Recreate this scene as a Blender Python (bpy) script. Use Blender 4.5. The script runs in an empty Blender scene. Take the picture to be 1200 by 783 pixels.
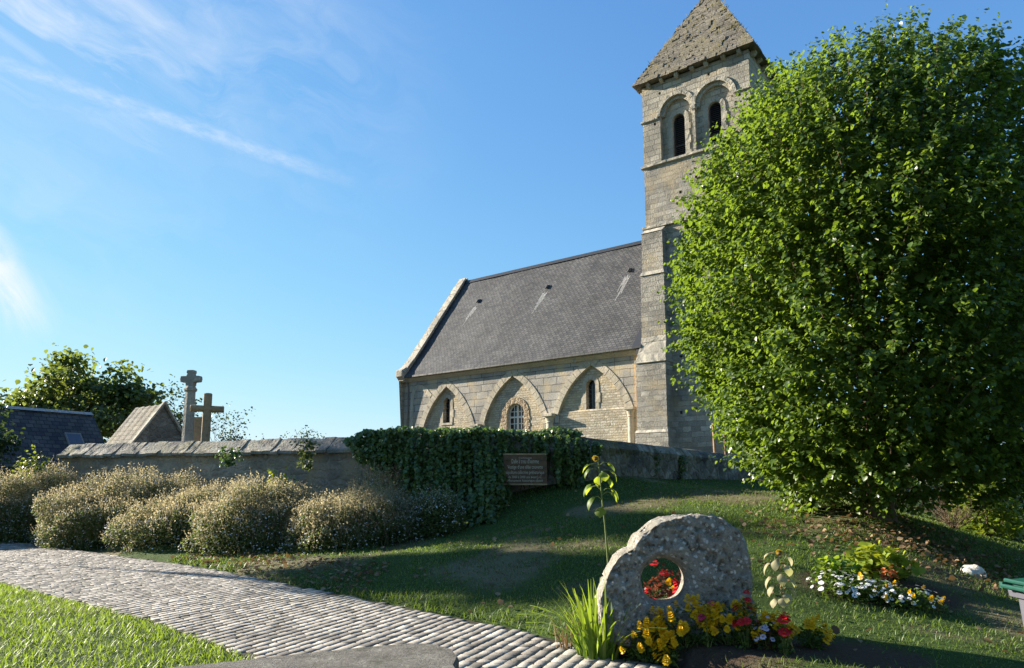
import bpy, bmesh, math, random
import numpy as np
from mathutils import Vector, Matrix, Euler

R = math.radians
rng = np.random.RandomState(7)
random.seed(7)
scene = bpy.context.scene
COL = scene.collection

# ------------------------------------------------------------------ camera, sky, sun, exposure
F_PX, PITCH, EYE = 830.0, R(8), 1.6
CX, CY = 600.0, 391.5 + 57.0
cam_d = bpy.data.cameras.new('camera')
cam_d.sensor_fit = 'HORIZONTAL'; cam_d.sensor_width = 36.0
cam_d.lens = F_PX / 1200 * 36
cam_d.shift_y = 57.0 / 1200
cam_d.clip_start = 0.1; cam_d.clip_end = 6000
cam = bpy.data.objects.new('camera', cam_d)
cam.location = (0, 0, EYE); cam.rotation_euler = (R(90) + PITCH, 0, 0)
COL.objects.link(cam); scene.camera = cam

SUN_LEFT, SUN_EL = R(66), R(19.5)          # sun stands ahead of the camera, well to the left
SDIR = Vector((-math.sin(SUN_LEFT) * math.cos(SUN_EL), math.cos(SUN_LEFT) * math.cos(SUN_EL), math.sin(SUN_EL)))
sun_d = bpy.data.lights.new('sun', 'SUN')
sun_d.energy = 4.6; sun_d.angle = R(0.55); sun_d.color = (1.0, 0.91, 0.77)
sun = bpy.data.objects.new('sun', sun_d)
sun.rotation_euler = SDIR.to_track_quat('Z', 'Y').to_euler()
sun.location = SDIR * 100
COL.objects.link(sun)
scene.view_settings.view_transform = 'Standard'
scene.view_settings.look = 'None'
scene.view_settings.gamma = 1.0
scene.view_settings.use_curve_mapping = False
scene.view_settings.exposure = 2.05
SKY_STRENGTH = 0.10


def ray(px, py):
    xc = (px - CX) / F_PX; yc = -(py - CY) / F_PX
    return np.array([xc, math.cos(PITCH) - yc * math.sin(PITCH), math.sin(PITCH) + yc * math.cos(PITCH)])

def at(px, py, Y):
    d = ray(px, py)
    return np.array([0, 0, EYE]) + d * (Y / d[1])


# ------------------------------------------------------------------ node helper
class NT:
    def __init__(s, nt): s.nt = nt
    def add(s, t, props=None, **inp):
        n = s.nt.nodes.new(t)
        for k, v in (props or {}).items(): setattr(n, k, v)
        for k, v in inp.items(): s.set(n, k, v)
        return n
    def set(s, n, k, v):
        if isinstance(k, str) and k.startswith('i') and k[1:].isdigit(): sock = n.inputs[int(k[1:])]
        else: sock = n.inputs[k.replace('_', ' ')]
        if isinstance(v, bpy.types.NodeSocket): s.nt.links.new(v, sock)
        elif isinstance(v, bpy.types.Node): s.nt.links.new(v.outputs[0], sock)
        elif isinstance(v, (tuple, list)) and len(v) == 3 and sock.type == 'RGBA': sock.default_value = (*v, 1)
        else: sock.default_value = v
    def math(s, op, a, b=0.0, clamp=False):
        n = s.add('ShaderNodeMath', {'operation': op, 'use_clamp': clamp}); s.set(n, 'i0', a); s.set(n, 'i1', b); return n.outputs[0]
    def mix(s, f, a, b, blend='MIX'):
        n = s.add('ShaderNodeMixRGB', {'blend_type': blend}); s.set(n, 'i0', f); s.set(n, 'i1', a); s.set(n, 'i2', b); return n.outputs[0]
    def noise(s, vec, scale, detail=4, rough=0.55, dist=0.0):
        n = s.add('ShaderNodeTexNoise', Scale=scale, Detail=detail, Roughness=rough, Distortion=dist)
        if vec is not None: s.set(n, 'Vector', vec)
        return n.outputs[0]
    def ramp(s, f, stops):
        n = s.add('ShaderNodeValToRGB'); s.set(n, 'i0', f)
        cr = n.color_ramp
        while len(cr.elements) < len(stops): cr.elements.new(0.5)
        for e, (p, c) in zip(cr.elements, stops):
            e.position = p; e.color = (c, c, c, 1) if not isinstance(c, (tuple, list)) else (*c, 1)
        return n.outputs[0]
    def step(s, v, a, b):
        n = s.add('ShaderNodeMapRange', {'interpolation_type': 'SMOOTHSTEP'}); s.set(n, 'i0', v); s.set(n, 'i1', a); s.set(n, 'i2', b); return n.outputs[0]
    def sep(s, v):
        n = s.add('ShaderNodeSeparateXYZ'); s.set(n, 'i0', v); return n.outputs
    def comb(s, x, y, z):
        n = s.add('ShaderNodeCombineXYZ'); s.set(n, 'i0', x); s.set(n, 'i1', y); s.set(n, 'i2', z); return n.outputs[0]
    def vadd(s, a, b):
        n = s.add('ShaderNodeVectorMath', {'operation': 'ADD'}); s.set(n, 'i0', a); s.set(n, 'i1', b); return n.outputs[0]
    def vscale(s, a, f):
        n = s.add('ShaderNodeVectorMath', {'operation': 'SCALE'}); s.set(n, 'i0', a); n.inputs['Scale'].default_value = f; return n.outputs[0]
    def vmul(s, a, b):
        n = s.add('ShaderNodeVectorMath', {'operation': 'MULTIPLY'}); s.set(n, 'i0', a); s.set(n, 'i1', b); return n.outputs[0]
    def dot(s, a, b):
        n = s.add('ShaderNodeVectorMath', {'operation': 'DOT_PRODUCT'}); s.set(n, 'i0', a); s.set(n, 'i1', b); return n.outputs['Value']
    def bump(s, h, strength, dist):
        return s.add('ShaderNodeBump', Height=h, Strength=strength, Distance=dist).outputs[0]

def new_mat(name):
    m = bpy.data.materials.new(name); m.use_nodes = True
    nt = m.node_tree; nt.nodes.clear()
    return m, NT(nt)

def finish(n, col, rough=0.8, bump=None, spec=0.3, extra=None):
    b = n.add('ShaderNodeBsdfPrincipled', Base_Color=col, Roughness=rough)
    b.inputs['Specular IOR Level'].default_value = spec
    if bump is not None: n.set(b, 'Normal', bump)
    for k, v in (extra or {}).items(): n.set(b, k, v)
    o = n.add('ShaderNodeOutputMaterial'); n.nt.links.new(b.outputs[0], o.inputs[0])
    return b

# ------------------------------------------------------------------ world: Nishita sky, cirrus and a contrail
def unit(px, py):
    d = ray(px, py); return d / np.linalg.norm(d)

def build_world():
    w = bpy.data.worlds.new('World'); scene.world = w; w.use_nodes = True
    nt = w.node_tree; nt.nodes.clear(); n = NT(nt)
    sky = n.add('ShaderNodeTexSky', {'sky_type': 'NISHITA', 'sun_disc': False})
    sky.sun_elevation = SUN_EL
    sky.sun_rotation = -SUN_LEFT
    sky.altitude = 60; sky.air_density = 1.0; sky.dust_density = 0.0; sky.ozone_density = 6.0
    tc = n.add('ShaderNodeTexCoord').outputs['Generated']
    def band(p0, p1, half, soft, along0, along1, fade):
        a, b = unit(*p0), unit(*p1)
        nrm = np.cross(a, b); nrm /= np.linalg.norm(nrm)
        t = np.cross(nrm, a)
        ang = math.asin(min(1, float(np.dot(t, b))))
        wob = n.math('MULTIPLY', n.math('SUBTRACT', n.noise(tc, 14, 4), 0.5), 0.010)
        d = n.math('ABSOLUTE', n.math('ADD', n.dot(tc, tuple(nrm)), wob))
        across = n.math('SUBTRACT', 1.0, n.step(d, half * (1 - soft), half * (1 + soft)))
        al = n.math('DIVIDE', n.dot(tc, tuple(t)), math.sin(ang))
        m = n.math('MULTIPLY', across, n.math('SUBTRACT', 1.0, n.step(al, along1 - fade, along1)))
        m = n.math('MULTIPLY', m, n.step(al, along0, along0 + fade))
        return m, tuple(nrm), tuple(t)
    trail, nr, tt = band((0, 73), (400, 210), 0.0085, 0.95, -3.0, 1.15, 0.45)
    tex = n.ramp(n.noise(n.comb(n.math('MULTIPLY', n.dot(tc, nr), 60.0), n.math('MULTIPLY', n.dot(tc, tt), 26.0), 0.0), 1.6, 5, 0.65), [(0.3, 0.25), (0.7, 1.0)])
    trail = n.math('MULTIPLY', n.math('MULTIPLY', trail, tex), 0.42)
    # cirrus: wisps combed along one direction
    def cirrus(p0, p1, half, amount, scale, thr):
        m, nr, tt = band(p0, p1, half, 0.95, -1.5, 1.35, 1.0)
        warp = n.math('MULTIPLY', n.noise(tc, 6.0, 3), 1.6)
        v = n.comb(n.math('ADD', n.math('MULTIPLY', n.dot(tc, nr), scale), warp), n.math('ADD', n.math('MULTIPLY', n.dot(tc, tt), scale * 0.28), warp), 3.1)
        c = n.ramp(n.noise(v, 1.0, 8, 0.62, 0.7), [(thr, 0.0), (thr + 0.34, 1.0)])
        return n.math('MULTIPLY', n.math('MULTIPLY', m, c), amount)
    c1 = cirrus((20, 10), (290, 130), 0.085, 0.62, 20, 0.40)
    c2 = cirrus((-8, 318), (45, 390), 0.024, 0.85, 26, 0.26)
    c3 = cirrus((150, 0), (470, 140), 0.12, 0.35, 12, 0.40)
    c4 = cirrus((-60, 170), (260, 300), 0.14, 0.18, 10, 0.34)
    tot = n.math('MAXIMUM', trail, n.math('MAXIMUM', n.math('MAXIMUM', c1, c4), n.math('MAXIMUM', c2, c3)))
    tot = n.math('MINIMUM', tot, 0.9)
    # film-like shoulder, so that the sky near the sun keeps its blue
    k = 0.1 * 2.73 * 1.72
    ch = []
    for c_, w_ in zip(n.sep(sky.outputs[0]), (0.60, 0.74, 0.98)):
        ch.append(n.math('SUBTRACT', 1.0, n.math('EXPONENT', n.math('MULTIPLY', c_, -k * w_))))
    col = n.mix(tot, n.comb(*ch), CLOUD)
    col = n.mix(1.0, col, (SKY_GAIN, SKY_GAIN, SKY_GAIN), 'MULTIPLY')
    bg = n.add('ShaderNodeBackground', Color=col, Strength=SKY_STRENGTH)
    o = n.add('ShaderNodeOutputWorld'); nt.links.new(bg.outputs[0], o.inputs[0])
CLOUD = (0.90, 0.93, 0.97)
SKY_GAIN = 1.1 / (0.10 * 2 ** scene.view_settings.exposure)
build_world()


# ------------------------------------------------------------------ mesh helpers
def link(name, me, mat=None, parent=None, loc=(0, 0, 0)):
    o = bpy.data.objects.new(name, me); COL.objects.link(o)
    if mat is not None:
        for m in (mat if isinstance(mat, (list, tuple)) else [mat]): me.materials.append(m)
    o.location = loc
    if parent is not None: o.parent = parent
    return o

def tag(o, label=None, cat=None, group=None, kind=None):
    if label: o['label'] = label
    if cat: o['category'] = cat
    if group: o['group'] = group
    if kind: o['kind'] = kind
    return o

def thing(name, label, cat, loc=(0, 0, 0), rotz=0.0, group=None):
    o = bpy.data.objects.new(name, None); COL.objects.link(o)
    o.empty_display_size = 0.2; o.location = tuple(float(c) for c in loc); o.rotation_euler = (0, 0, rotz)
    return tag(o, label, cat, group)

def np_mesh(name, V, Fa, smooth=False, midx=None):
    V = np.asarray(V, np.float32).reshape(-1, 3); Fa = np.asarray(Fa, np.int32)
    k = Fa.shape[1]; me = bpy.data.meshes.new(name)
    me.vertices.add(len(V)); me.vertices.foreach_set('co', V.ravel())
    me.loops.add(Fa.size); me.loops.foreach_set('vertex_index', Fa.ravel())
    me.polygons.add(len(Fa)); me.polygons.foreach_set('loop_start', np.arange(0, Fa.size, k, dtype=np.int32))
    if smooth: me.polygons.foreach_set('use_smooth', np.ones(len(Fa), bool))
    if midx is not None: me.polygons.foreach_set('material_index', np.asarray(midx, np.int32))
    me.update(calc_edges=True)
    return me

class MB:
    """collects faces of any size for ONE mesh"""
    def __init__(s): s.v = []; s.f = []
    def face(s, pts):
        b = len(s.v); s.v += [tuple(p) for p in pts]; s.f.append(tuple(range(b, b + len(pts))))
    def poly(s, vs, fs):
        b = len(s.v); s.v += [tuple(map(float, p)) for p in vs]; s.f += [tuple(b + i for i in f) for f in fs]
    def box(s, x0, x1, y0, y1, z0, z1, jit=0.0):
        c = [(x0, y0, z0), (x1, y0, z0), (x1, y1, z0), (x0, y1, z0), (x0, y0, z1), (x1, y0, z1), (x1, y1, z1), (x0, y1, z1)]
        if jit: c = [tuple(a + random.uniform(-jit, jit) for a in p) for p in c]
        s.poly(c, [(0, 3, 2, 1), (4, 5, 6, 7), (0, 1, 5, 4), (1, 2, 6, 5), (2, 3, 7, 6), (3, 0, 4, 7)])
    def prism(s, pts, axis, a0, a1):
        """polygon pts (p,q) swept along axis; axis 'y': (x,z) polygon, 'x': (y,z) polygon, 'z': (x,y)"""
        def mk(p, a): return (p[0], a, p[1]) if axis == 'y' else ((a, p[0], p[1]) if axis == 'x' else (p[0], p[1], a))
        n = len(pts); vs = [mk(p, a0) for p in pts] + [mk(p, a1) for p in pts]
        fs = [tuple(range(n)), tuple(range(2 * n - 1, n - 1, -1))] + [(i, i + n, (i + 1) % n + n, (i + 1) % n) for i in range(n)]
        s.poly(vs, fs)
    def tube(s, path, rad, seg=8, cap=True):
        path = [Vector(p) for p in path]; n = len(path)
        rad = rad if isinstance(rad, (list, tuple, np.ndarray)) else [rad] * n
        vs = []; t0 = None
        up = Vector((0.3, 0.5, 0.81))
        for i, p in enumerate(path):
            t = (path[min(i + 1, n - 1)] - path[max(i - 1, 0)]).normalized()
            if i == 0: a = t.cross(up if abs(t.dot(up)) < 0.95 else Vector((1, 0, 0))).normalized()
            else: a = (a - t * a.dot(t)).normalized()
            b = t.cross(a)
            for k in range(seg):
                th = 2 * math.pi * k / seg
                vs.append(p + (a * math.cos(th) + b * math.sin(th)) * rad[i])
        fs = [(i * seg + k, i * seg + (k + 1) % seg, (i + 1) * seg + (k + 1) % seg, (i + 1) * seg + k) for i in range(n - 1) for k in range(seg)]
        if cap: fs += [tuple(range(seg - 1, -1, -1)), tuple((n - 1) * seg + k for k in range(seg))]
        s.poly(vs, fs)
    def lathe(s, prof, seg=16, c=(0, 0)):
        vs = []; n = len(prof)
        for (r, z) in prof:
            for k in range(seg):
                th = 2 * math.pi * k / seg; vs.append((c[0] + r * math.cos(th), c[1] + r * math.sin(th), z))
        fs = [(i * seg + k, i * seg + (k + 1) % seg, (i + 1) * seg + (k + 1) % seg, (i + 1) * seg + k) for i in range(n - 1) for k in range(seg)]
        fs += [tuple(range(seg - 1, -1, -1)), tuple((n - 1) * seg + k for k in range(seg))]
        s.poly(vs, fs)
    def mesh(s, name, smooth=False, bevel=0.0):
        me = bpy.data.meshes.new(name); me.from_pydata(s.v, [], s.f)
        bm = bmesh.new(); bm.from_mesh(me)
        bmesh.ops.remove_doubles(bm, verts=bm.verts, dist=1e-5)
        bmesh.ops.recalc_face_normals(bm, faces=bm.faces)
        if bevel:
            bmesh.ops.bevel(bm, geom=[e for e in bm.edges if len(e.link_faces) == 2 and e.calc_face_angle(0) > 0.5], offset=bevel, segments=2, affect='EDGES', profile=0.5)
        bm.to_mesh(me); bm.free()
        if smooth: me.polygons.foreach_set('use_smooth', np.ones(len(me.polygons), bool))
        me.update(); return me
    def build(s, name, mat, parent=None, smooth=False, bevel=0.0, loc=(0, 0, 0)):
        return link(name, s.mesh(name, smooth, bevel), mat, parent, loc)

def rotmats(az, tilt, roll):
    """Rz(az) @ Rx(tilt) @ Ry(roll) for arrays: leaf axis +Y turned about Z, lifted by tilt, rolled about itself"""
    ca, sa, ct, st, cr, sr = np.cos(az), np.sin(az), np.cos(tilt), np.sin(tilt), np.cos(roll), np.sin(roll)
    z = np.zeros_like(ca); o = np.ones_like(ca)
    Rz = np.stack([np.stack([ca, -sa, z], -1), np.stack([sa, ca, z], -1), np.stack([z, z, o], -1)], -2)
    Rx = np.stack([np.stack([o, z, z], -1), np.stack([z, ct, -st], -1), np.stack([z, st, ct], -1)], -2)
    Ry = np.stack([np.stack([cr, z, sr], -1), np.stack([z, o, z], -1), np.stack([-sr, z, cr], -1)], -2)
    return Rz @ Rx @ Ry

def scatter(tv, tf, loc, M, scale):
    """copies of one small template at loc with rotation M and scale"""
    tv = np.asarray(tv, float); tf = np.asarray(tf); N = len(loc); k = len(tv)
    scale = np.asarray(scale, float)
    if scale.ndim == 0: scale = np.full(N, float(scale))
    sc = scale[:, None, None] if scale.ndim == 1 else scale[:, None, :]
    V = np.einsum('nij,nkj->nki', M, tv[None] * sc) + np.asarray(loc)[:, None, :]
    Fa = tf[None] + (np.arange(N) * k)[:, None, None]
    return V.reshape(-1, 3), Fa.reshape(-1, tf.shape[1])

def join_np(parts):
    Vs, Fs, b = [], [], 0
    for V, Fa in parts:
        Vs.append(V); Fs.append(np.asarray(Fa) + b); b += len(V)
    return np.concatenate(Vs), np.concatenate(Fs)

LEAF_V = [(0, 0, 0), (-.40, .22, .10), (-.42, .58, .08), (0, 1, -.08), (.42, .58, .08), (.40, .22, .10), (0, .5, 0)]
LEAF_F = [(0, 6, 1), (1, 6, 2), (2, 6, 3), (3, 6, 4), (4, 6, 5), (5, 6, 0)]
SMALL_V = [(0, 0, 0), (-.3, .5, .06), (0, 1, 0), (.3, .5, .06)]
SMALL_F = [(0, 2, 1), (0, 3, 2)]
BLADE_V = [(-.5, 0, 0), (.5, 0, 0), (-.38, .14, .55), (.38, .14, .55), (0, .46, 1)]
BLADE_F = [(0, 1, 3), (0, 3, 2), (2, 3, 4)]
_h = [(math.cos(2 * math.pi * k / 6), math.sin(2 * math.pi * k / 6), .12) for k in range(6)]
DOT_V = [(0, 0, -.1)] + _h
DOT_F = [(0, 1 + k, 1 + (k + 1) % 6) for k in range(6)]

def value_noise(x, y, scale, seed=0, octv=3):
    out = np.zeros_like(x, float); amp = 1.0; tot = 0
    for o in range(octv):
        xs, ys = x * scale * 2 ** o + 31.7 * seed, y * scale * 2 ** o + 11.3 * seed
        xi, yi = np.floor(xs).astype(np.int64), np.floor(ys).astype(np.int64)
        fx, fy = xs - xi, ys - yi; fx = fx * fx * (3 - 2 * fx); fy = fy * fy * (3 - 2 * fy)
        def h(a, b):
            v = np.sin((a * 127.1 + b * 311.7 + seed * 74.7 + o * 19.19)) * 43758.5453
            return v - np.floor(v)
        out += amp * ((h(xi, yi) * (1 - fx) + h(xi + 1, yi) * fx) * (1 - fy) + (h(xi, yi + 1) * (1 - fx) + h(xi + 1, yi + 1) * fx) * fy)
        tot += amp; amp *= 0.5
    return out / tot

def sstep(a, b, x):
    t = np.clip((x - a) / (b - a), 0, 1); return t * t * (3 - 2 * t)


# ------------------------------------------------------------------ materials
def stone_mat(name, kind, c1, c2, mortar, size, bump=0.6, tint=None, lichen=0.25, dark=0.35, stain=None, dscale=0.55):
    """kind 'ashlar' = squared courses, 'rubble' = small irregular stones"""
    m, n = new_mat(name)
    oc = n.add('ShaderNodeTexCoord').outputs['Object']
    x, y, z = n.sep(oc)
    h = n.math('ADD', x, n.math('MULTIPLY', y, 0.93))
    p = n.comb(h, z, 0.0)
    wob = n.vscale(n.vadd(n.add('ShaderNodeTexNoise', Vector=oc, Scale=2.2 / size[0], Detail=2.0).outputs['Color'], (-.5, -.5, -.5)), {'ashlar': 0.10, 'coursed': 0.30}.get(kind, 0.5) * size[0])
    p2 = n.vadd(p, wob)
    if kind in ('ashlar', 'coursed'):
        br = n.add('ShaderNodeTexBrick', {'offset': 0.43, 'squash': 1.4, 'squash_frequency': 3}, Vector=p2, Scale=1.0, Mortar_Size=0.017 if kind == 'ashlar' else 0.014, Mortar_Smooth=0.2 if kind == 'ashlar' else 0.6, Brick_Width=size[0], Row_Height=size[1],
                   Color1=(0, 0, 0), Color2=(1, 1, 1), Mortar=(0.5, 0.5, 0.5))
        rnd = br.outputs['Color']; joint = br.outputs['Fac']
        height = n.math('SUBTRACT', 1.0, joint)
    else:
        pv = n.vmul(p2, (1 / size[0], 1 / size[1], 1.0))
        vo = n.add('ShaderNodeTexVoronoi', {'voronoi_dimensions': '2D', 'feature': 'DISTANCE_TO_EDGE'}, Vector=pv, Scale=1.0)
        vc = n.add('ShaderNodeTexVoronoi', {'voronoi_dimensions': '2D', 'feature': 'F1'}, Vector=pv, Scale=1.0)
        rnd = n.sep(vc.outputs['Color'])[0]
        joint = n.math('SUBTRACT', 1.0, n.step(vo.outputs['Distance'], 0.03, 0.14))
        height = n.step(vo.outputs['Distance'], 0.0, 0.25)
    col = n.mix(rnd, c1, c2)
    fine = n.noise(oc, 14, 6, 0.65)
    col = n.mix(0.55, col, n.ramp(fine, [(0.3, 0.35), (0.5, 0.9), (0.72, 1.3)]), 'MULTIPLY')
    col = n.mix(joint, col, mortar)
    big = n.noise(oc, dscale, 6, 0.6)
    col = n.mix(n.math('MULTIPLY', n.ramp(big, [(0.42, 0.0), (0.62, 1.0)]), dark), col, (0.075, 0.072, 0.066))
    if tint:
        t = n.ramp(n.noise(oc, 0.9, 4, 0.6, 0.4), [(0.48, 0.0), (0.64, 1.0)])
        col = n.mix(n.math('MULTIPLY', t, 0.55), col, tint)
    if lichen:
        l = n.ramp(n.noise(oc, 5.5, 6, 0.7), [(0.58, 0.0), (0.66, 1.0)])
        col = n.mix(n.math('MULTIPLY', l, lichen), col, (0.42, 0.40, 0.33))
    if stain:
        (sx0, sx1, sz0, sz1, sc) = stain
        w = n.math('MULTIPLY', n.math('SUBTRACT', fine, 0.5), 0.5)
        xs = n.math('ADD', x, w); zs = n.math('ADD', z, w)
        k = n.math('MULTIPLY', n.step(xs, sx0 - .08, sx0 + .08), n.math('SUBTRACT', 1.0, n.step(xs, sx1 - .08, sx1 + .08)))
        k = n.math('MULTIPLY', k, n.math('SUBTRACT', 1.0, n.step(zs, sz1 - .5, sz1 + .1)))
        col = n.mix(n.math('MULTIPLY', k, 0.85), col, sc)
    hh = n.math('ADD', n.math('MULTIPLY', height, 0.6), n.math('MULTIPLY', fine, 0.75))
    finish(n, col, 0.9, n.bump(hh, bump, 0.06), 0.15)
    return m

def leaf_mat(name, cols, trans=0.4, tcol=None, rough=0.45, spec=0.35):
    m, n = new_mat(name)
    g = n.add('ShaderNodeNewGeometry')
    rnd = g.outputs['Random Per Island']
    k = len(cols)
    col = n.ramp(rnd, [(i / (k - 1), c) for i, c in enumerate(cols)])
    b = n.add('ShaderNodeBsdfPrincipled', Base_Color=col, Roughness=rough)
    b.inputs['Specular IOR Level'].default_value = spec
    t = n.add('ShaderNodeBsdfTranslucent', Color=n.mix(0.75, col, tcol or (0.25, 0.36, 0.03)))
    ms = n.add('ShaderNodeMixShader', Fac=trans)
    n.nt.links.new(b.outputs[0], ms.inputs[1]); n.nt.links.new(t.outputs[0], ms.inputs[2])
    o = n.add('ShaderNodeOutputMaterial'); n.nt.links.new(ms.outputs[0], o.inputs[0])
    return m

def plain(name, col, rough=0.6, noise=0.25, scale=12, spec=0.3, bump=0.0, c2=None, extra=None):
    m, n = new_mat(name)
    oc = n.add('ShaderNodeTexCoord').outputs['Object']
    f = n.noise(oc, scale, 5, 0.6)
    dk = c2 or tuple(c * (1 - noise) for c in col)
    lt = tuple(min(1, c * (1 + noise)) for c in col) if not c2 else col
    c = n.ramp(f, [(0.3, dk), (0.7, lt)])
    finish(n, c, rough, n.bump(f, bump, 0.02) if bump else None, spec, extra)
    return m

M = {}
M['ashlar'] = stone_mat('ashlar_stone', 'ashlar', (0.27, 0.25, 0.22), (0.42, 0.39, 0.335), (0.07, 0.065, 0.055), (0.85, 0.40), 0.6, tint=(0.46, 0.36, 0.2), stain=(-0.62, 0.2, 2.5, 6.35, (0.60, 0.33, 0.10)))
M['voussoir'] = stone_mat('voussoir_stone', 'rubble', (0.38, 0.33, 0.25), (0.45, 0.40, 0.30), (0.40, 0.35, 0.27), (1.2, 1.2), 0.35, lichen=0.15, dark=0.2)
M['infill'] = stone_mat('rubble_infill', 'coursed', (0.31, 0.27, 0.20), (0.52, 0.465, 0.365), (0.25, 0.21, 0.15), (0.24, 0.125), 0.8, tint=(0.47, 0.36, 0.2), dark=0.15)
M['tower'] = stone_mat('tower_rubble', 'coursed', (0.21, 0.195, 0.165), (0.40, 0.37, 0.31), (0.25, 0.23, 0.19), (0.43, 0.235), 0.8, tint=(0.36, 0.29, 0.18), lichen=0.45, dark=0.5, dscale=0.8)
M['belfry'] = stone_mat('belfry_ashlar', 'ashlar', (0.27, 0.25, 0.205), (0.43, 0.395, 0.32), (0.17, 0.15, 0.12), (0.5, 0.27), 0.7, tint=(0.42, 0.33, 0.2), lichen=0.4, dark=0.4)
M['trim'] = stone_mat('dressed_stone', 'rubble', (0.36, 0.325, 0.26), (0.44, 0.40, 0.32), (0.36, 0.33, 0.27), (0.9, 0.6), 0.6, lichen=0.35, dark=0.4)
M['churchyard'] = stone_mat('old_wall_render', 'rubble', (0.25, 0.22, 0.175), (0.36, 0.32, 0.26), (0.31, 0.275, 0.22), (0.33, 0.2), 0.7, tint=(0.3, 0.23, 0.13), lichen=0.3, dark=0.65)
M['coping'] = stone_mat('coping_slabs', 'rubble', (0.20, 0.185, 0.15), (0.33, 0.31, 0.26), (0.2, 0.18, 0.15), (0.7, 0.5), 0.9, tint=(0.20, 0.18, 0.09), lichen=0.5, dark=0.55)
M['roofstone'] = stone_mat('stone_roof_tiles', 'coursed', (0.13, 0.115, 0.09), (0.22, 0.195, 0.155), (0.06, 0.052, 0.042), (0.33, 0.177), 0.5, tint=(0.20, 0.17, 0.10), lichen=0.22, dark=0.4)
M['cross'] = stone_mat('lichened_cross_stone', 'rubble', (0.30, 0.28, 0.23), (0.38, 0.35, 0.29), (0.32, 0.3, 0.25), (2, 2), 0.6, lichen=0.6, dark=0.5)
M['brown_cross'] = stone_mat('brown_cross_stone', 'rubble', (0.27, 0.20, 0.12), (0.33, 0.25, 0.15), (0.3, 0.22, 0.13), (2, 2), 0.5, lichen=0.2, dark=0.3)

def slate_mat(name, c1, c2, sx, sz, dark=0.2):
    m, n = new_mat(name)
    oc = n.add('ShaderNodeTexCoord').outputs['Object']
    x, y, z = n.sep(oc)
    p = n.comb(x, n.math('MULTIPLY', z, 1.22), 0.0)
    br = n.add('ShaderNodeTexBrick', {'offset': 0.5}, Vector=p, Scale=1.0, Mortar_Size=0.018, Mortar_Smooth=0.4, Brick_Width=sx, Row_Height=sz, Color1=(0, 0, 0), Color2=(1, 1, 1), Mortar=(0, 0, 0))
    col = n.mix(br.outputs['Color'], c1, c2)
    col = n.mix(n.math('MULTIPLY', br.outputs['Fac'], 0.95), col, (0.012, 0.012, 0.012))
    big = n.noise(oc, 0.7, 6, 0.6)
    col = n.mix(0.9, col, n.ramp(big, [(0.3, 0.62), (0.7, 1.3)]), 'MULTIPLY')
    f = n.noise(oc, 9, 5, 0.7)
    col = n.mix(0.5, col, n.ramp(f, [(0.3, 0.5), (0.7, 1.4)]), 'MULTIPLY')
    hz = n.math('ADD', n.math('MULTIPLY', n.math('FRACT', n.math('DIVIDE', n.math('MULTIPLY', z, 1.22), sz)), -1.0), n.math('MULTIPLY', br.outputs['Color'], 0.5))
    finish(n, col, n.ramp(br.outputs['Color'], [(0.0, 0.6), (1.0, 0.8)]), n.bump(hz, 0.45, 0.03), 0.25)
    return m
M['slate'] = slate_mat('slate_roof', (0.050, 0.050, 0.050), (0.084, 0.083, 0.081), 0.24, 0.16)
M['old_slate'] = slate_mat('old_mossy_slate', (0.030, 0.030, 0.034), (0.085, 0.082, 0.075), 0.3, 0.2)
M['lead'] = plain('pale_lead', (0.30, 0.30, 0.29), 0.7, 0.35, 9)
M['ridge'] = plain('ridge_capping', (0.03, 0.032, 0.035), 0.5, 0.2)
M['wood_dark'] = plain('louvre_wood', (0.055, 0.045, 0.045), 0.65, 0.3, 20)
M['glass'] = plain('dark_window_glass', (0.010, 0.012, 0.016), 0.12, 0.2, 3, spec=0.5)
M['white_bar'] = plain('white_glazing_bar', (0.55, 0.54, 0.50), 0.5, 0.1)
M['leadcame'] = plain('lead_came', (0.05, 0.05, 0.05), 0.5, 0.2)
M['pipe'] = plain('zinc_pipe', (0.16, 0.15, 0.14), 0.5, 0.25)
M['dark'] = plain('dark_interior', (0.008, 0.008, 0.008), 0.9)
M['bark'] = plain('bark', (0.10, 0.075, 0.05), 0.9, 0.5, 18, 0.1, 0.8)
M['sett_pink'] = None
M['soil'] = plain('bare_soil', (0.06, 0.043, 0.03), 0.95, 0.4, 22, 0.1, 0.8)

# ------------------------------------------------------------------ ground
FAR = np.array([(-60, 57), (-30, 33.6), (-15.2, 21), (-6.07, 14), (-2.55, 10.6), (0, 8.15), (1.16, 6.68), (1.93, 5.96), (2.7, 4.9), (3.2, 3.6), (3.4, 1.5), (3.4, -6)], float)
NEAR = np.array([(-60, 52.5), (-30, 29.2), (-14.4, 16.5), (-8.7, 12.07), (-4.2, 8.57), (-2.13, 6.54), (-1.0, 5.3), (-0.3, 4.4), (0.2, 3.0), (0.4, 1.2), (0.4, -1), (0.4, -6)], float)

def signed_dist(P, line):
    """distance to the polyline, positive on its left-of-travel side (towards the church)"""
    P = np.asarray(P, float); best = np.full(len(P), 1e9); sgn = np.ones(len(P))
    for a, b in zip(line[:-1], line[1:]):
        ab = b - a; L2 = ab @ ab
        t = np.clip(((P - a) @ ab) / L2, 0, 1)
        q = a + t[:, None] * ab; d = np.hypot(*(P - q).T)
        cr = ab[0] * (P[:, 1] - a[1]) - ab[1] * (P[:, 0] - a[0])
        m = d < best - 1e-9
        best[m] = d[m]; sgn[m] = np.sign(cr[m])
    return best * sgn

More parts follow.
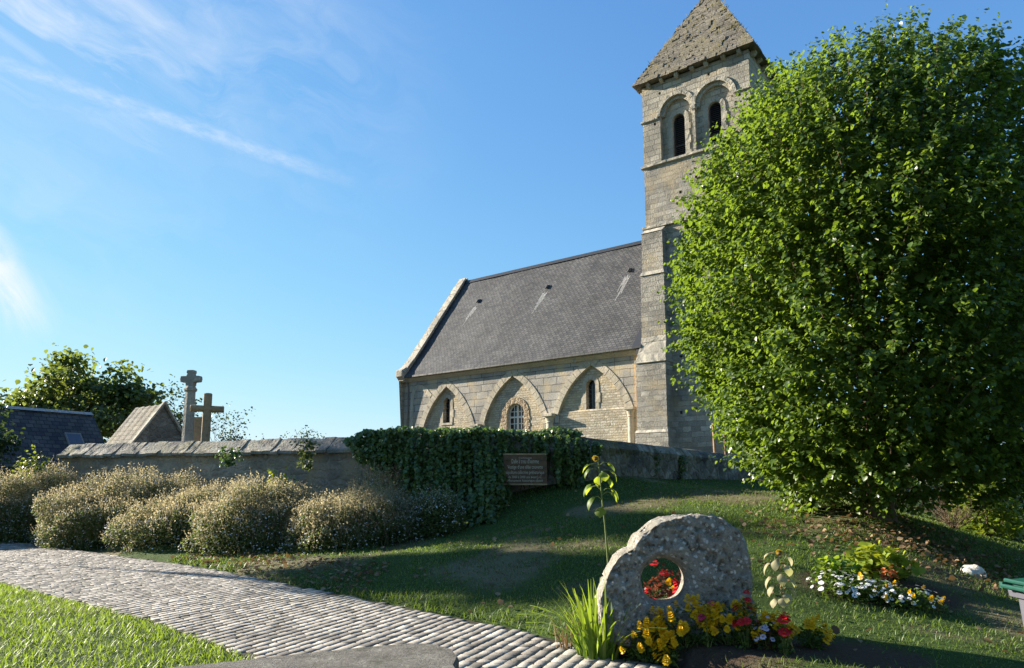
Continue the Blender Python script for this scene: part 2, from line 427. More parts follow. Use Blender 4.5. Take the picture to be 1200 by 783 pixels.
CP = np.array([
    # along the far path edge
    (-30, 33.6, 0), (-15.2, 21, 0), (-6.07, 14, 0), (-2.55, 10.6, 0), (0, 8.15, 0), (1.25, 6.8, .14), (1.7, 6.5, .15), (2.15, 6.3, .15), (2.6, 6.15, .13), (3.0, 4.4, -.08), (3.4, 2, -.1),
    # foot of the wall
    (-16, 21.8, .25), (-13, 20.4, .3), (-9, 18.9, .38), (-5, 17.5, .5), (-3, 16.9, .65), (-1, 16.5, .85), (.9, 16.8, 1.38), (2, 17, 1.53), (4.2, 19.3, 1.6), (6.6, 21.8, 1.62), (9, 24, 1.58), (11, 25.8, 1.5), (16, 28.5, 1.2),
    (-8, 16.3, .14), (-4.5, 13.8, .15), (-.75, 15, .58), (-1.2, 12.5, .42), (0, 11.0, .42), (1.5, 13, .85), (2.5, 10, .62), (3.6, 15, 1.25), (3.75, 9.2, .62), (2.3, 6.9, .17), (2.9, 8.0, .36), (4.25, 8.4, .34), (5, 12, .97), (6.1, 12, 1.0), (5.6, 10.6, .70), (6.2, 9.6, .36), (7.3, 10.4, .10),
    (7.0, 8.0, -.05), (4.1, 5.7, .06), (5.5, 6.5, 0), (3.2, 4.5, -.08), (8.1, 13, .66), (9.4, 13, .27), (9.8, 16, .6), (11.2, 16, .2), (6.5, 16, 1.3),
    (14, 12, -.4), (16, 18, -.2), (10, 6, -.4), (20, 24, .3), (12, 0, -.4),
    # churchyard
    (-12.5, 23, 1.3), (-6, 20, 1.5), (-2, 19.5, 1.8), (1.5, 19.3, 2.1), (4, 23, 2.2), (-12, 30, 1.9), (0, 27, 2.2), (6, 32, 2.3), (12, 33, 2.0), (-7, 43, 2.2), (0, 46, 2.2), (9, 42, 2.1), (22, 42, 1.5),
    (-19, 26, .6), (-22, 32, .6), (-28, 45, .5), (-34, 40, .2)], float)

def _tps(r2): return np.where(r2 > 1e-12, r2 * np.log(np.maximum(r2, 1e-12)) * 0.5, 0.0)
_n = len(CP)
_K = _tps(((CP[:, None, :2] - CP[None, :, :2]) ** 2).sum(-1)) + np.eye(_n) * 0.25
_A = np.zeros((_n + 3, _n + 3)); _A[:_n, :_n] = _K; _A[:_n, _n] = 1; _A[:_n, _n + 1:] = CP[:, :2]; _A[_n:, :_n] = _A[:_n, _n:].T
_w = np.linalg.solve(_A, np.concatenate([CP[:, 2], np.zeros(3)]))

def ground_z(x, y):
    x = np.atleast_1d(np.asarray(x, float)); y = np.atleast_1d(np.asarray(y, float))
    sh = x.shape; x = x.ravel(); y = y.ravel()
    out = np.zeros(len(x))
    for s in range(0, len(x), 20000):
        P = np.stack([x[s:s + 20000], y[s:s + 20000]], -1)
        out[s:s + 20000] = _tps(((P[:, None] - CP[None, :, :2]) ** 2).sum(-1)) @ _w[:_n] + _w[_n] + P @ _w[_n + 1:]
    P = np.stack([x, y], -1)
    near = 1 - sstep(38, 75, np.hypot(x, y - 22))
    out = np.clip(out, -0.6, 2.5) * near
    d = signed_dist(P, FAR)
    out = out * sstep(-0.05, .28, d) + 0.012 * sstep(0, .15, d)
    dn = -signed_dist(P, NEAR)
    out = np.where(d <= 0, 0.03 * sstep(0, 0.4, dn) - 0.03 * (1 - sstep(0, 0.1, dn)) * sstep(0, 0.1, -d), out)
    return out.reshape(sh)

def gz(x, y): return float(ground_z([x], [y])[0])

def on_ground(px, py, lo=3.0, hi=60.0):
    """where the sight line of a photo pixel meets the ground, to learn real positions"""
    ys = np.linspace(lo, hi, 900); d = ray(px, py)
    P = np.array([0, 0, EYE]) + d[None] * (ys / d[1])[:, None]
    g = ground_z(P[:, 0], P[:, 1]); k = np.argmax(P[:, 2] <= g)
    return P[k] if (P[:, 2] <= g).any() else P[-1]

def dryness(x, y):
    """1 where the turf is worn and dry"""
    v = value_noise(x, y, 0.55, 3, 4)
    d = .75 * sstep(0.56, 0.72, v)
    def blob(cx, cy, rx, ry, rot=0.0):
        c, s = math.cos(rot), math.sin(rot); u = ((x - cx) * c + (y - cy) * s) / rx / .75; w = (-(x - cx) * s + (y - cy) * c) / ry / .75
        return 1 - sstep(0.5, 1.3, np.hypot(u, w) + 0.5 * (v - .5))
    for b in [(0.2, 13.3, 1.5, 1.2), (-.6, 10.6, 1.6, .6, -.7), (1.1, 11.2, .8, .7), (5.4, 11.2, 1.2, .7, -.5), (6.4, 10.0, 1.5, .5, -.9), (2.2, 14, 1.3, .5), (4.4, 6.9, .9, .35, -.5)]:
        d = np.maximum(d, blob(*b) * sstep(.38, .7, value_noise(x, y, 3.0, 9, 3)) * .7)
    return np.clip(d, 0, 1)

FLOWER_BEDS = [(1.05, 7.05, .75, .4), (2.3, 6.42, 1.2, .33), (3.05, 6.2, .5, .3), (4.25, 8.35, 1.0, .6)]
def bare(x, y):
    b = np.zeros_like(x)
    for cx, cy, rx, ry in FLOWER_BEDS:
        b = np.maximum(b, 1 - sstep(0.75, 1.1, np.hypot((x - cx) / rx, (y - cy) / ry) + .25 * (value_noise(x, y, 3, 5, 2) - .5)))
    d_ = signed_dist(np.stack([x, y], -1), FAR); th = np.interp(x, [-9, -5, -2], [.6, 1.5, 2.6])
    bx = sstep(-1.6, -3.0, x) * sstep(th, th + .5, d_)
    return np.maximum(b, bx * 0.9)

def axis(lo, hi, step, far, grow):
    c = list(np.arange(lo, hi + 1e-6, step)); s = step; a = lo
    L = []
    while a > -far: s *= grow; a -= s; L.append(a)
    s = step; a = hi; H = []
    while a < far: s *= grow; a += s; H.append(a)
    return np.array(L[::-1] + c + H)

def build_ground():
    xs = axis(-14, 11, 0.13, 2500, 1.13); ys = axis(3, 20, 0.13, 2500, 1.13)
    X, Y = np.meshgrid(xs, ys); x, y = X.ravel(), Y.ravel()
    z = ground_z(x, y)
    z = z + (value_noise(x, y, 1.3, 4, 3) - .5) * 0.05 * sstep(.4, 1.5, signed_dist(np.stack([x, y], -1), FAR))
    d = signed_dist(np.stack([x, y], -1), FAR); dn = signed_dist(np.stack([x, y], -1), NEAR)
    z = np.where((d < .1) & (dn > -.02), np.minimum(z, -0.035), z)
    V = np.stack([x, y, z], -1); nx, ny = len(xs), len(ys)
    i = np.arange(nx * ny).reshape(ny, nx)
    Fa = np.stack([i[:-1, :-1], i[:-1, 1:], i[1:, 1:], i[1:, :-1]], -1).reshape(-1, 4)
    me = np_mesh('ground', V, Fa, True)
    a = me.attributes.new('dry', 'FLOAT', 'POINT'); a.data.foreach_set('value', dryness(x, y).astype(np.float32))
    b = me.attributes.new('bare', 'FLOAT', 'POINT'); b.data.foreach_set('value', bare(x, y).astype(np.float32))
    m, n = new_mat('turf_and_soil')
    tc = n.add('ShaderNodeTexCoord').outputs['Object']
    dry = n.add('ShaderNodeAttribute', {'attribute_name': 'dry'}).outputs['Fac']
    br = n.add('ShaderNodeAttribute', {'attribute_name': 'bare'}).outputs['Fac']
    f = n.noise(tc, 30, 6, 0.7); g = n.noise(tc, 2.0, 5, 0.6)
    grass = n.mix(f, (0.022, 0.040, 0.010), (0.060, 0.095, 0.022))
    straw = n.mix(f, (0.10, 0.080, 0.048), (0.24, 0.195, 0.125))
    col = n.mix(n.math('MULTIPLY', dry, n.ramp(g, [(0.3, 0.6), (0.6, 1.0)])), grass, straw)
    col = n.mix(br, col, n.mix(f, (0.03, 0.020, 0.013), (0.09, 0.062, 0.042)))
    finish(n, col, 0.95, n.bump(f, 0.7, 0.04), 0.1)
    o = link('ground', me, m); tag(o, kind='structure')

def rowpts(line, s):
    seg = np.hypot(*np.diff(line, axis=0).T); cum = np.concatenate([[0], np.cumsum(seg)])
    return np.stack([np.interp(s, cum, line[:, 0]), np.interp(s, cum, line[:, 1])], -1), cum[-1]

def build_path():
    # setts laid in straight courses that cross the path at a slant
    r = np.random.RandomState(3)
    rd = np.array([.39, .92]); rd /= np.linalg.norm(rd); pd = np.array([rd[1], -rd[0]])
    quad = np.array([(0, 1, 5, 4), (1, 2, 6, 5), (2, 3, 7, 6), (3, 0, 4, 7), (4, 5, 9, 8), (5, 6, 10, 9), (6, 7, 11, 10), (7, 4, 8, 11), (8, 9, 10, 11)])
    S = []; o = -36.0
    while o < 4.5:
        w = .122 * r.uniform(.92, 1.08); e = -3.0 + r.uniform(0, .2)
        while e < 30:
            L = .138 * r.uniform(.75, 1.35); S.append((o, w, e, L)); e += L
        o += w
    S = np.array(S)
    C = pd[None] * (S[:, 0] + S[:, 1] / 2)[:, None] + rd[None] * (S[:, 2] + S[:, 3] / 2)[:, None]
    df, dn = signed_dist(C, FAR), signed_dist(C, NEAR)
    wob = .10 * (value_noise(C[:, 0], C[:, 1], 1.7, 3, 2) - .5)
    keep = (df < -.035 + wob) & (dn > .03 + wob) & (C[:, 1] > 1.0) & (C[:, 1] < 30) & (C[:, 0] > -26)
    Vs, Fs, b = [], [], 0
    for o, w, e, L in S[keep]:
        g = .0065; ge = .0115; j = lambda: r.uniform(-.006, .006)
        sk = r.normal(0, .016)
        P = lambda u, v: pd * u + rd * v
        pp = [P(o + g + j(), e + ge + j()), P(o + w - g + j(), e + ge + sk + j()), P(o + w - g + j(), e + L - ge + sk + j()), P(o + g + j(), e + L - ge + j())]
        ctr = sum(pp) / 4
        low = .004 * (value_noise(ctr[:1], ctr[1:], .9, 12, 2)[0] - .5)
        zc = low + r.normal(0, .0016); tx, ty = r.normal(0, .022, 2)
        zz = [zc + tx * (v - ctr)[0] + ty * (v - ctr)[1] for v in pp]
        top = [ctr + (v - ctr) * .965 for v in pp]
        Vs.append([(*v, -.05) for v in pp] + [(*v, z - .002) for v, z in zip(pp, zz)] + [(*v, z + .001) for v, z in zip(top, zz)]); Fs.append(quad + b); b += 12
    k = np.arange(len(FAR))
    me = np_mesh('cobbled_path', np.concatenate(Vs), np.concatenate(Fs))
    m, n = new_mat('granite_setts')
    rnd = n.add('ShaderNodeNewGeometry').outputs['Random Per Island']
    tc = n.add('ShaderNodeTexCoord').outputs['Object']
    f2 = n.noise(tc, 60, 5, 0.7); g2 = n.noise(tc, 1.2, 4)
    col = n.ramp(rnd, [(0, (0.12, 0.11, 0.095)), (0.25, (0.215, 0.195, 0.165)), (0.7, (0.285, 0.26, 0.22)), (1, (0.39, 0.36, 0.31))])
    col = n.mix(0.6, col, n.ramp(f2, [(0.3, 0.6), (0.7, 1.2)]), 'MULTIPLY')
    col = n.mix(0.5, col, n.ramp(g2, [(0.35, 0.7), (0.65, 1.15)]), 'MULTIPLY')
    finish(n, col, 0.85, n.bump(f2, 0.5, 0.012), 0.2)
    o = link('cobbled_path', me, m); tag(o, kind='structure')
    # sand bed under the setts
    uu = np.linspace(0, len(FAR) - 1, 240)
    fa = np.stack([np.interp(uu, k, FAR[:, 0]), np.interp(uu, k, FAR[:, 1])], -1); ne = np.stack([np.interp(uu, k, NEAR[:, 0]), np.interp(uu, k, NEAR[:, 1])], -1)
    V = np.concatenate([np.c_[fa, np.full(240, -.0075)], np.c_[ne, np.full(240, -.0075)]])
    Fa = np.array([(i, i + 240, i + 241, i + 1) for i in range(239)])
    o = link('path_bed', np_mesh('path_bed', V, Fa), plain('mossy_sand_joints', (0.06, 0.05, 0.036), 0.95, 0.4, 14, 0.1, 0.5, c2=(0.02, 0.022, 0.012))); tag(o, kind='structure')

build_ground()
build_path()

# grass --------------------------------------------------------------------------------------------
def grass(name, x, y, h, wdt, cols, seed, lean=0.5, trans=.35, tcol=None):
    r = np.random.RandomState(seed); N = len(x)
    loc = np.stack([x, y, ground_z(x, y) - .005], -1)
    Mx = rotmats(r.uniform(0, 6.283, N), r.uniform(-.15, lean, N) * -1, r.normal(0, .25, N))
    V, Fa = scatter(BLADE_V, BLADE_F, loc, Mx, np.stack([wdt, h, h], -1))
    return link(name, np_mesh(name, V, Fa), leaf_mat(name + '_blades', cols, trans, tcol, 0.5, 0.25))

def build_grass():
    r = np.random.RandomState(11)
    # near verge, lush
    N = 240000
    x = r.uniform(-17, 0.5, N); y = r.uniform(3.2, 17, N)
    P = np.stack([x, y], -1); dn = -signed_dist(P, NEAR)
    keep = (dn > -.03 + .06 * r.rand(N)) & (np.abs(x / y) < 1.25) & (dn < 7) & (r.rand(N) < np.clip(9.0 / y, .35, 1))
    keep &= r.rand(N) < .55 + .75 * value_noise(x, y, 1.3, 8, 2)
    x, y = x[keep], y[keep]
    clump = value_noise(x, y, 1.6, 2, 3)
    h = (.035 + .085 * clump) * r.uniform(.55, 1.35, len(x)); w = r.uniform(.006, .012, len(x))
    o = grass('verge_grass', x, y, h, w, [(0.045, 0.085, 0.012), (0.075, 0.13, 0.018), (0.11, 0.17, 0.025), (0.17, 0.20, 0.05)], 21, .8, .42, (0.30, 0.42, 0.03))
    tag(o, kind='stuff', label='lush sunlit grass in front of the cobbled path', cat='grass')
    # bank lawn, short and patchy
    N = 420000
    x = r.uniform(-7, 13, N); y = r.uniform(4.0, 24, N)
    P = np.stack([x, y], -1); d = signed_dist(P, FAR)
    keep = (d > -.02 + .08 * r.rand(N)) & (np.abs(x / y) < .95) & (r.rand(N) < np.clip(9.5 / y, .3, 1) ** 1.3)
    x, y = x[keep], y[keep]
    keep = wall_side(x, y) < -0.05
    x, y = x[keep], y[keep]
    pr = (1 - .82 * dryness(x, y)) * (1 - .97 * bare(x, y)) * (.5 + .6 * value_noise(x, y, 2.2, 6, 2))
    keep = r.rand(len(x)) < pr
    x, y = x[keep], y[keep]
    h = (.025 + .04 * value_noise(x, y, 1.1, 5, 3)) * r.uniform(.6, 1.4, len(x))
    d = signed_dist(np.stack([x, y], -1), FAR)
    h *= 1 + .9 * (1 - sstep(.1, .5, d))
    w = r.uniform(.007, .014, len(x)) * np.clip(y / 9, .8, 1.8)
    o = grass('bank_grass', x, y, h, w, [(0.040, 0.075, 0.016), (0.065, 0.115, 0.022), (0.09, 0.145, 0.03), (0.15, 0.16, 0.065)], 22, .9, .35, (0.22, 0.32, 0.03))
    tag(o, kind='stuff', label='short patchy grass on the bank below the churchyard wall', cat='grass')

def build_straw():
    r = np.random.RandomState(19); N = 260000
    x = r.uniform(-4, 9, N); y = r.uniform(5.5, 17, N)
    d = signed_dist(np.stack([x, y], -1), FAR)
    pr = dryness(x, y) * np.clip(9.5 / y, .3, 1) * (1 - .8 * bare(x, y)) * (.25 + .9 * value_noise(x, y, 5, 4, 2))
    keep = (d > .1) & (np.abs(x / y) < .8) & (r.rand(N) < pr)
    x, y = x[keep], y[keep]; keep = wall_side(x, y) < -.05; x, y = x[keep], y[keep]
    o = grass('straw_grass', x, y, r.uniform(.012, .05, len(x)), r.uniform(.006, .012, len(x)), [(0.05, 0.06, 0.018), (0.13, 0.105, 0.06), (0.22, 0.18, 0.115), (0.30, 0.25, 0.17)], 23, 1.2, .25, (0.3, 0.26, 0.12))
    tag(o, kind='stuff', label='dry straw coloured grass in the worn patches of the bank', cat='grass')

WALL = np.array([(-16.5, 22.3), (-13.3, 21.0), (-9, 19.45), (-3.75, 17.5), (-1, 17.25), (1.85, 17.35), (4.2, 19.7), (6.6, 22.1), (8.8, 24.2), (11, 26.2), (16, 29.2)], float)
def wall_side(x, y): return signed_dist(np.stack([x, y], -1), WALL)     # negative in front of the wall
build_grass(); build_straw()
build_straw()

# ------------------------------------------------------------------ church
CH_ANG = math.atan2(-.614, .789)
CH0 = 2.2
def build_church():
    ch = thing('church', 'old stone church with grey slate nave roof and square bell tower', 'church', (6.337, 33.0, CH0), CH_ANG)
    def cb(mb, name, mat, parent=ch, **k):
        mb.v = [(p[0], p[1], p[2] - CH0) for p in mb.v]
        return mb.build(name, mat, parent, **k)
    def pointed(xl, xr, zs, za, drop=1.3):
        # two arcs struck from below the springing line, meeting in a point
        mid = (xl + xr) / 2; cz = zs - drop
        cx = (mid ** 2 + (za - cz) ** 2 - xl ** 2 - drop ** 2) / (2 * (mid - xl)); Rr = math.hypot(xl - cx, drop)
        def f(x):
            t = x if x <= mid else 2 * mid - x
            return cz + math.sqrt(max(0, Rr * Rr - (cx - t) ** 2))
        f.R = Rr; f.mid = mid; f.zs = zs; f.xl = xl; f.xr = xr; f.za = za; f.c = (cx, cz)
        return f
    def rnd(xl, xr, zs):
        c = (xl + xr) / 2; r = (xr - xl) / 2
        return lambda x: zs + math.sqrt(max(0, r * r - (x - c) ** 2))
    def wall(mb, x0, x1, z0, z1, y0, y1, ops, step=.07):
        bp = {x0, x1}
        for o in ops:
            k = max(2, int(round((o[1] - o[0]) / step)))
            for i in range(k + 1): bp.add(round(o[0] + (o[1] - o[0]) * i / k, 5))
        bp = sorted(bp)
        for xa, xb in zip(bp[:-1], bp[1:]):
            if xb - xa < 1e-6: continue
            mid = (xa + xb) / 2; ca = cb_ = z0
            for o in sorted([o for o in ops if o[0] < mid < o[1]], key=lambda o: o[2]):
                if o[2] > ca + 1e-5:
                    mb.face([(xa, y0, ca), (xb, y0, cb_), (xb, y0, o[2]), (xa, y0, o[2])])
                    mb.face([(xa, y0, o[2]), (xb, y0, o[2]), (xb, y1, o[2]), (xa, y1, o[2])])
                ta, tb = o[3](xa), o[3](xb)
                mb.face([(xa, y0, ta), (xa, y1, ta), (xb, y1, tb), (xb, y0, tb)])
                ca, cb_ = ta, tb
            mb.face([(xa, y0, ca), (xb, y0, cb_), (xb, y0, z1), (xa, y0, z1)])
        for o in ops:
            for xx in (o[0], o[1]):
                if o[3](xx) > o[2] + 1e-4: mb.face([(xx, y0, o[2]), (xx, y1, o[2]), (xx, y1, o[3](xx)), (xx, y0, o[3](xx))])
    def ring_block(mb, c, r0, r1, a0, a1, y0, y1, clamp=None, jy=.0):
        k = 3; pts = []
        for i in range(k): pts.append((c[0] + r1 * math.cos(a0 + (a1 - a0) * i / (k - 1)), c[1] + r1 * math.sin(a0 + (a1 - a0) * i / (k - 1))))
        for i in range(k - 1, -1, -1): pts.append((c[0] + r0 * math.cos(a0 + (a1 - a0) * i / (k - 1)), c[1] + r0 * math.sin(a0 + (a1 - a0) * i / (k - 1))))
        if clamp: pts = [clamp(p) for p in pts]
        j = random.uniform(-jy, jy)
        mb.prism(pts, 'y', y0 + j, y1)
    def pointed_ring(mb, f, t, y0, y1, n=9):
        A0 = math.atan2(f.zs - f.c[1], f.xl - f.c[0]); A1 = math.atan2(f.za - f.c[1], f.mid - f.c[0]) - t / f.R * .8
        for side in (0, 1):
            for i in range(n):
                a0, a1 = A0 + (A1 - A0) * (i + .03) / n, A0 + (A1 - A0) * (i + .97) / n
                if side == 0: ring_block(mb, f.c, f.R - t, f.R, a0, a1, y0, y1, lambda p: (min(p[0], f.mid - .004), p[1]), .006)
                else: ring_block(mb, f.c, f.R - t, f.R, a0, a1, y0, y1, lambda p: (max(2 * f.mid - p[0], f.mid + .004), p[1]), .006)
    def round_ring(mb, cx, zs, r0, r1, y0, y1, n, jamb=None, legs=.3):
        for i in range(n): ring_block(mb, (cx, zs), r0, r1, math.pi * (i + .03) / n, math.pi * (i + .97) / n, y0, y1, None, .006)
        if jamb is not None:
            z = zs; s = 0
            while z > jamb + .05:
                h = min(random.uniform(legs * .8, legs * 1.25), z - jamb); e = (s % 2) * .07
                mb.box(cx - r1 - e, cx - r0, y0, y1, z - h + .008, z, .003); mb.box(cx + r0, cx + r1 + e, y0, y1, z - h + .008, z, .003)
                z -= h; s += 1

    # nave -------------------------------------------------------------
    bays = [pointed(-15.12, -10.62, 4.65, 7.53), pointed(-10.33, -5.66, 4.95, 7.69), pointed(-5.40, -.72, 5.10, 7.78)]
    T = .36
    def inner(f):
        def g(x):
            t = x if x <= f.mid else 2 * f.mid - x
            return f.c[1] + math.sqrt(max(0, (f.R - T) ** 2 - (f.c[0] - t) ** 2))
        return g
    mb = MB()
    wall(mb, -16.4, .17, 2.2, 7.95, 0, .32, [(f.xl + T, f.xr - T, 2.2, inner(f)) for f in bays])
    mb.box(-16.4, .17, .9, 1.0, 2.2, 7.9)
    mb.face([(-16.4, 0, 2.2), (-16.4, 1.0, 2.2), (-16.4, 1.0, 7.95), (-16.4, 0, 7.95)])
    nave = cb(mb, 'nave_wall', M['ashlar'])
    # rubble infill with the three windows
    w1 = (-13.28, -12.74, 5.02, rnd(-13.28, -12.74, 6.2)); w2 = (-8.52, -7.38, 3.6, rnd(-8.52, -7.38, 5.24)); w3 = (-3.46, -2.92, 5.16, rnd(-3.46, -2.92, 6.41))
    mb = MB(); wall(mb, -15.0, -10.8, 2.2, 7.9, .2, .52, [w1]); wall(mb, -10.1, -5.9, 2.2, 7.9, .2, .52, [w2]); wall(mb, -5.2, -.9, 2.2, 7.9, .2, .52, [w3])
    mb.box(-5.05, -1.05, .1, .2, 2.2, 5.12); mb.prism([(.1, 5.12), (.2, 5.20), (.2, 5.12)], 'x', -5.05, -1.05)
    cb(mb, 'arch_infill', M['infill'])
    for f in bays:
        mb = MB(); pointed_ring(mb, f, T, -.025, .2, 10)
        cb(mb, 'pointed_arch', M['voussoir'])
    # remains of an older arch beside the corner
    mb = MB(); pts = [(-15.86, 4.6), (-15.86, 5.6), (-15.84, 6.3), (-15.76, 6.9), (-15.58, 7.25), (-15.25, 7.42), (-14.85, 7.36), (-14.4, 7.1), (-14.02, 6.72)]
    for a, b in zip(pts[:-1], pts[1:]):
        d = Vector((b[0] - a[0], b[1] - a[1])).normalized(); nn = Vector((d.y, -d.x)) * .26; e = d * .006
        mb.prism([(a[0] + e.x, a[1] + e.y), (b[0] - e.x, b[1] - e.y), (b[0] - e.x + nn.x, b[1] - e.y + nn.y), (a[0] + e.x + nn.x, a[1] + e.y + nn.y)], 'y', -.022, .1)
    cb(mb, 'broken_arch', M['voussoir'])
    # engaged columns with capitals
    for cx, zc, r in ((-5.53, 5.02, .19), (-.86, 5.08, .15), (-10.47, 4.72, .17)):
        mb = MB(); mb.lathe([(r * 1.15, 2.2), (r * 1.15, 2.5), (r, 2.6), (r, zc - .42), (r * 1.2, zc - .40), (r * 1.2, zc - .36), (r * 1.02, zc - .33), (r * 1.5, zc - .08)], 18, (cx, -.02))
        o = cb(mb, 'column', M['voussoir'], smooth=False)
        mb = MB(); mb.box(cx - r * 1.75, cx + r * 1.75, -.02 - r * 1.7, .28, zc - .08, zc + .07)
        cb(mb, 'capital', M['voussoir'], o, bevel=.02)
    # windows
    def lancet(xl, xr, zb, zs, mid_bar, ring_mat, white):
        c = (xl + xr) / 2; r = (xr - xl) / 2
        mb = MB(); pts = [(xl - .03, zb - .03), (xr + .03, zb - .03)] + [(c + (r + .03) * math.cos(a), zs + (r + .03) * math.sin(a)) for a in np.linspace(0, math.pi, 14)]
        mb.prism(pts, 'y', .46, .50)
        w = cb(mb, 'window', M['glass'])
        mb = MB()
        if white:
            for k, wd in ((-.33, .035), (.33, .035), (0, .10)):
                x = c + k * r * 1.25; top = zs + math.sqrt(max(.0, r * r - (x - c) ** 2)) - .01
                mb.box(x - wd / 2, x + wd / 2, 0.400 if wd > .05 else 0.415, 0.455, zb, top)
            z = zb + .12
            while z < zs + .5 * r:
                hw = r if z < zs else math.sqrt(max(.01, r * r - (z - zs) ** 2))
                wd = .09 if abs(z - (zs - .32)) < .15 else .04
                mb.box(c - hw + .01, c + hw - .01, 0.408 if wd < .05 else 0.395, 0.452, z, z + wd); z += .33
            for a0, a1 in zip(np.linspace(0, math.pi, 12)[:-1], np.linspace(0, math.pi, 12)[1:]): ring_block(mb, (c, zs), r - .06, r, a0, a1, 0.400, 0.458)
            mb.box(xl, xl + .06, 0.400, 0.458, zb, zs); mb.box(xr - .06, xr, 0.400, 0.458, zb, zs)
        else:
            mb.box(c - .012, c + .012, 0.435, 0.456, zb, zs + r - .02)
            z = zb + .18
            while z < zs + r * .6:
                hw = r if z < zs else math.sqrt(max(.01, r * r - (z - zs) ** 2)); mb.box(c - hw, c + hw, 0.440, 0.457, z, z + .022); z += .22
        cb(mb, 'glazing_bars', M['white_bar'] if white else M['leadcame'], w)
        mb = MB()
        if white: round_ring(mb, c, zs, r + .004, r + .34, 0.168, 0.400, 17, zb, .16)
        else: round_ring(mb, c, zs, r + .004, r + .21, 0.175, 0.400, 5, zb, .42); mb.box(xl - .2, xr + .2, 0.160, 0.500, zb - .13, zb - .004)
        cb(mb, 'window_surround', ring_mat, w)
    lancet(-13.28, -12.74, 5.02, 6.2, True, M['voussoir'], False)
    lancet(-8.52, -7.38, 3.6, 5.24, True, stone_mat('brown_stone_ring', 'rubble', (0.24, 0.17, 0.11), (0.40, 0.31, 0.20), (0.3, 0.24, 0.16), (.3, .2), .5, dark=.2), True)
    lancet(-3.46, -2.92, 5.16, 6.41, True, M['voussoir'], False)
    # cornice, roof, gable
    mb = MB(); x = -16.0
    while x < .1:
        w = min(random.uniform(.8, 1.3), .14 - x); j = random.uniform(-.012, .012)
        mb.prism([(-.05, 7.62), (-.24 + j, 7.80), (-.26 + j, 7.93), (.06, 7.93), (.06, 7.62)], 'x', x, x + w - .008); x += w
    cb(mb, 'cornice', M['voussoir'])
    prof = [(-.44, 7.945), (-.1, 8.30), (.35, 8.82), (.9, 9.52), (1.6, 10.45), (5.1, 15.12)]
    full = prof + [(10.2 - a, b) for a, b in prof[-2::-1]]
    mb = MB()
    def roof_sec(x): return [(x, a, b) for a, b in full] + [(x, a, b - (.09 if i in (0, len(full) - 1) else .16)) for i, (a, b) in reversed(list(enumerate(full)))]
    # the roof sheet sags a little between trusses, like the old one
    xs = np.linspace(-16.02, .10, 48); secs = []
    for x in xs:
        s = roof_sec(float(x)); dz = -.045 * (1 - math.cos((x + 16) * 1.16)) * .5
        secs += [(p[0], p[1], p[2] + (dz if 9 < p[2] else 0)) for p in s]
    k = len(full) * 2
    fs = [(i * k + j, (i + 1) * k + j, (i + 1) * k + (j + 1) % k, i * k + (j + 1) % k) for i in range(len(xs) - 1) for j in range(k)]
    fs += [tuple(range(k)), tuple((len(xs) - 1) * k + j for j in range(k - 1, -1, -1))]
    mb.poly(secs, fs)
    roof = cb(mb, 'nave_roof', M['slate'])
    mb = MB(); x = -16.0
    while x < -.3:
        mb.prism([(4.90, 14.93), (5.1, 15.19), (5.30, 14.93), (5.1, 15.05)], 'x', x, x + .48); x += .485
    cb(mb, 'ridge_capping', M['ridge'], roof)
    for vx in (-13.5, -8.12, -2.66):
        v0, z0 = 3.45, 10.45 + (3.45 - 1.6) * 4.67 / 3.5
        mb = MB(); mb.poly([(vx - .12, v0 - .02, z0 + .02), (vx + .12, v0 - .02, z0 + .02), (vx, v0 - .10, z0 + .05), (vx - .12, v0 + .2, z0 + .29), (vx + .12, v0 + .2, z0 + .29), (vx, v0 + .04, z0 + .23), (vx, v0 - .02, z0 - .02)],
                           [(0, 2, 5, 3), (2, 1, 4, 5), (0, 1, 2), (3, 5, 4)])
        o = cb(mb, 'roof_vent', M['ridge'], roof)
        mb = MB(); sl = 4.67 / 3.5; r2 = random.Random(int(-vx * 10))
        for s in range(7):                 # pale run-off stain below the vent, laid as thin strips
            xo = vx - .15 + s * .05; L = r2.uniform(.5, 1.5) * (1 - abs(s - 3) * .12)
            a, b = v0 - .12 - r2.uniform(0, .15), v0 - .12 - L
            zz = lambda v: 10.45 + (v - 1.6) * sl + .012 - (.045 * (1 - math.cos((xo + 16) * 1.16)) * .5)
            dx = -.10 * L
            mb.face([(xo, a, zz(a)), (xo + .03, a, zz(a)), (xo + .022 + dx, b, zz(b)), (xo + dx, b, zz(b))])
        cb(mb, 'lead_flashing', M['lead'], o)
    mb = MB()
    pr = [(a, b + .20) for a, b in full]; lo = [(a + .0, b - .35) for a, b in full]
    lo[0] = (pr[0][0], 7.7); lo[-1] = (pr[-1][0], 7.7)
    for i in range(len(full) - 1):
        mb.prism([pr[i], pr[i + 1], lo[i + 1], lo[i]], 'x', -16.42, -16.03)
    mb.face([(-16.42, a, b) for a, b in ([(-0, 2.2)] + lo + [(10.2, 2.2)])])
    mb.box(-16.42, .15, 10.1, 10.2, 2.2, 7.9)
    mb.face([(.12, .1, 2.2), (.12, 10.1, 2.2), (.12, 10.1, 7.9), (.12, 5.1, 14.9), (.12, .1, 7.9)])
    gab = cb(mb, 'gable_wall', M['belfry'])
    mb = MB()
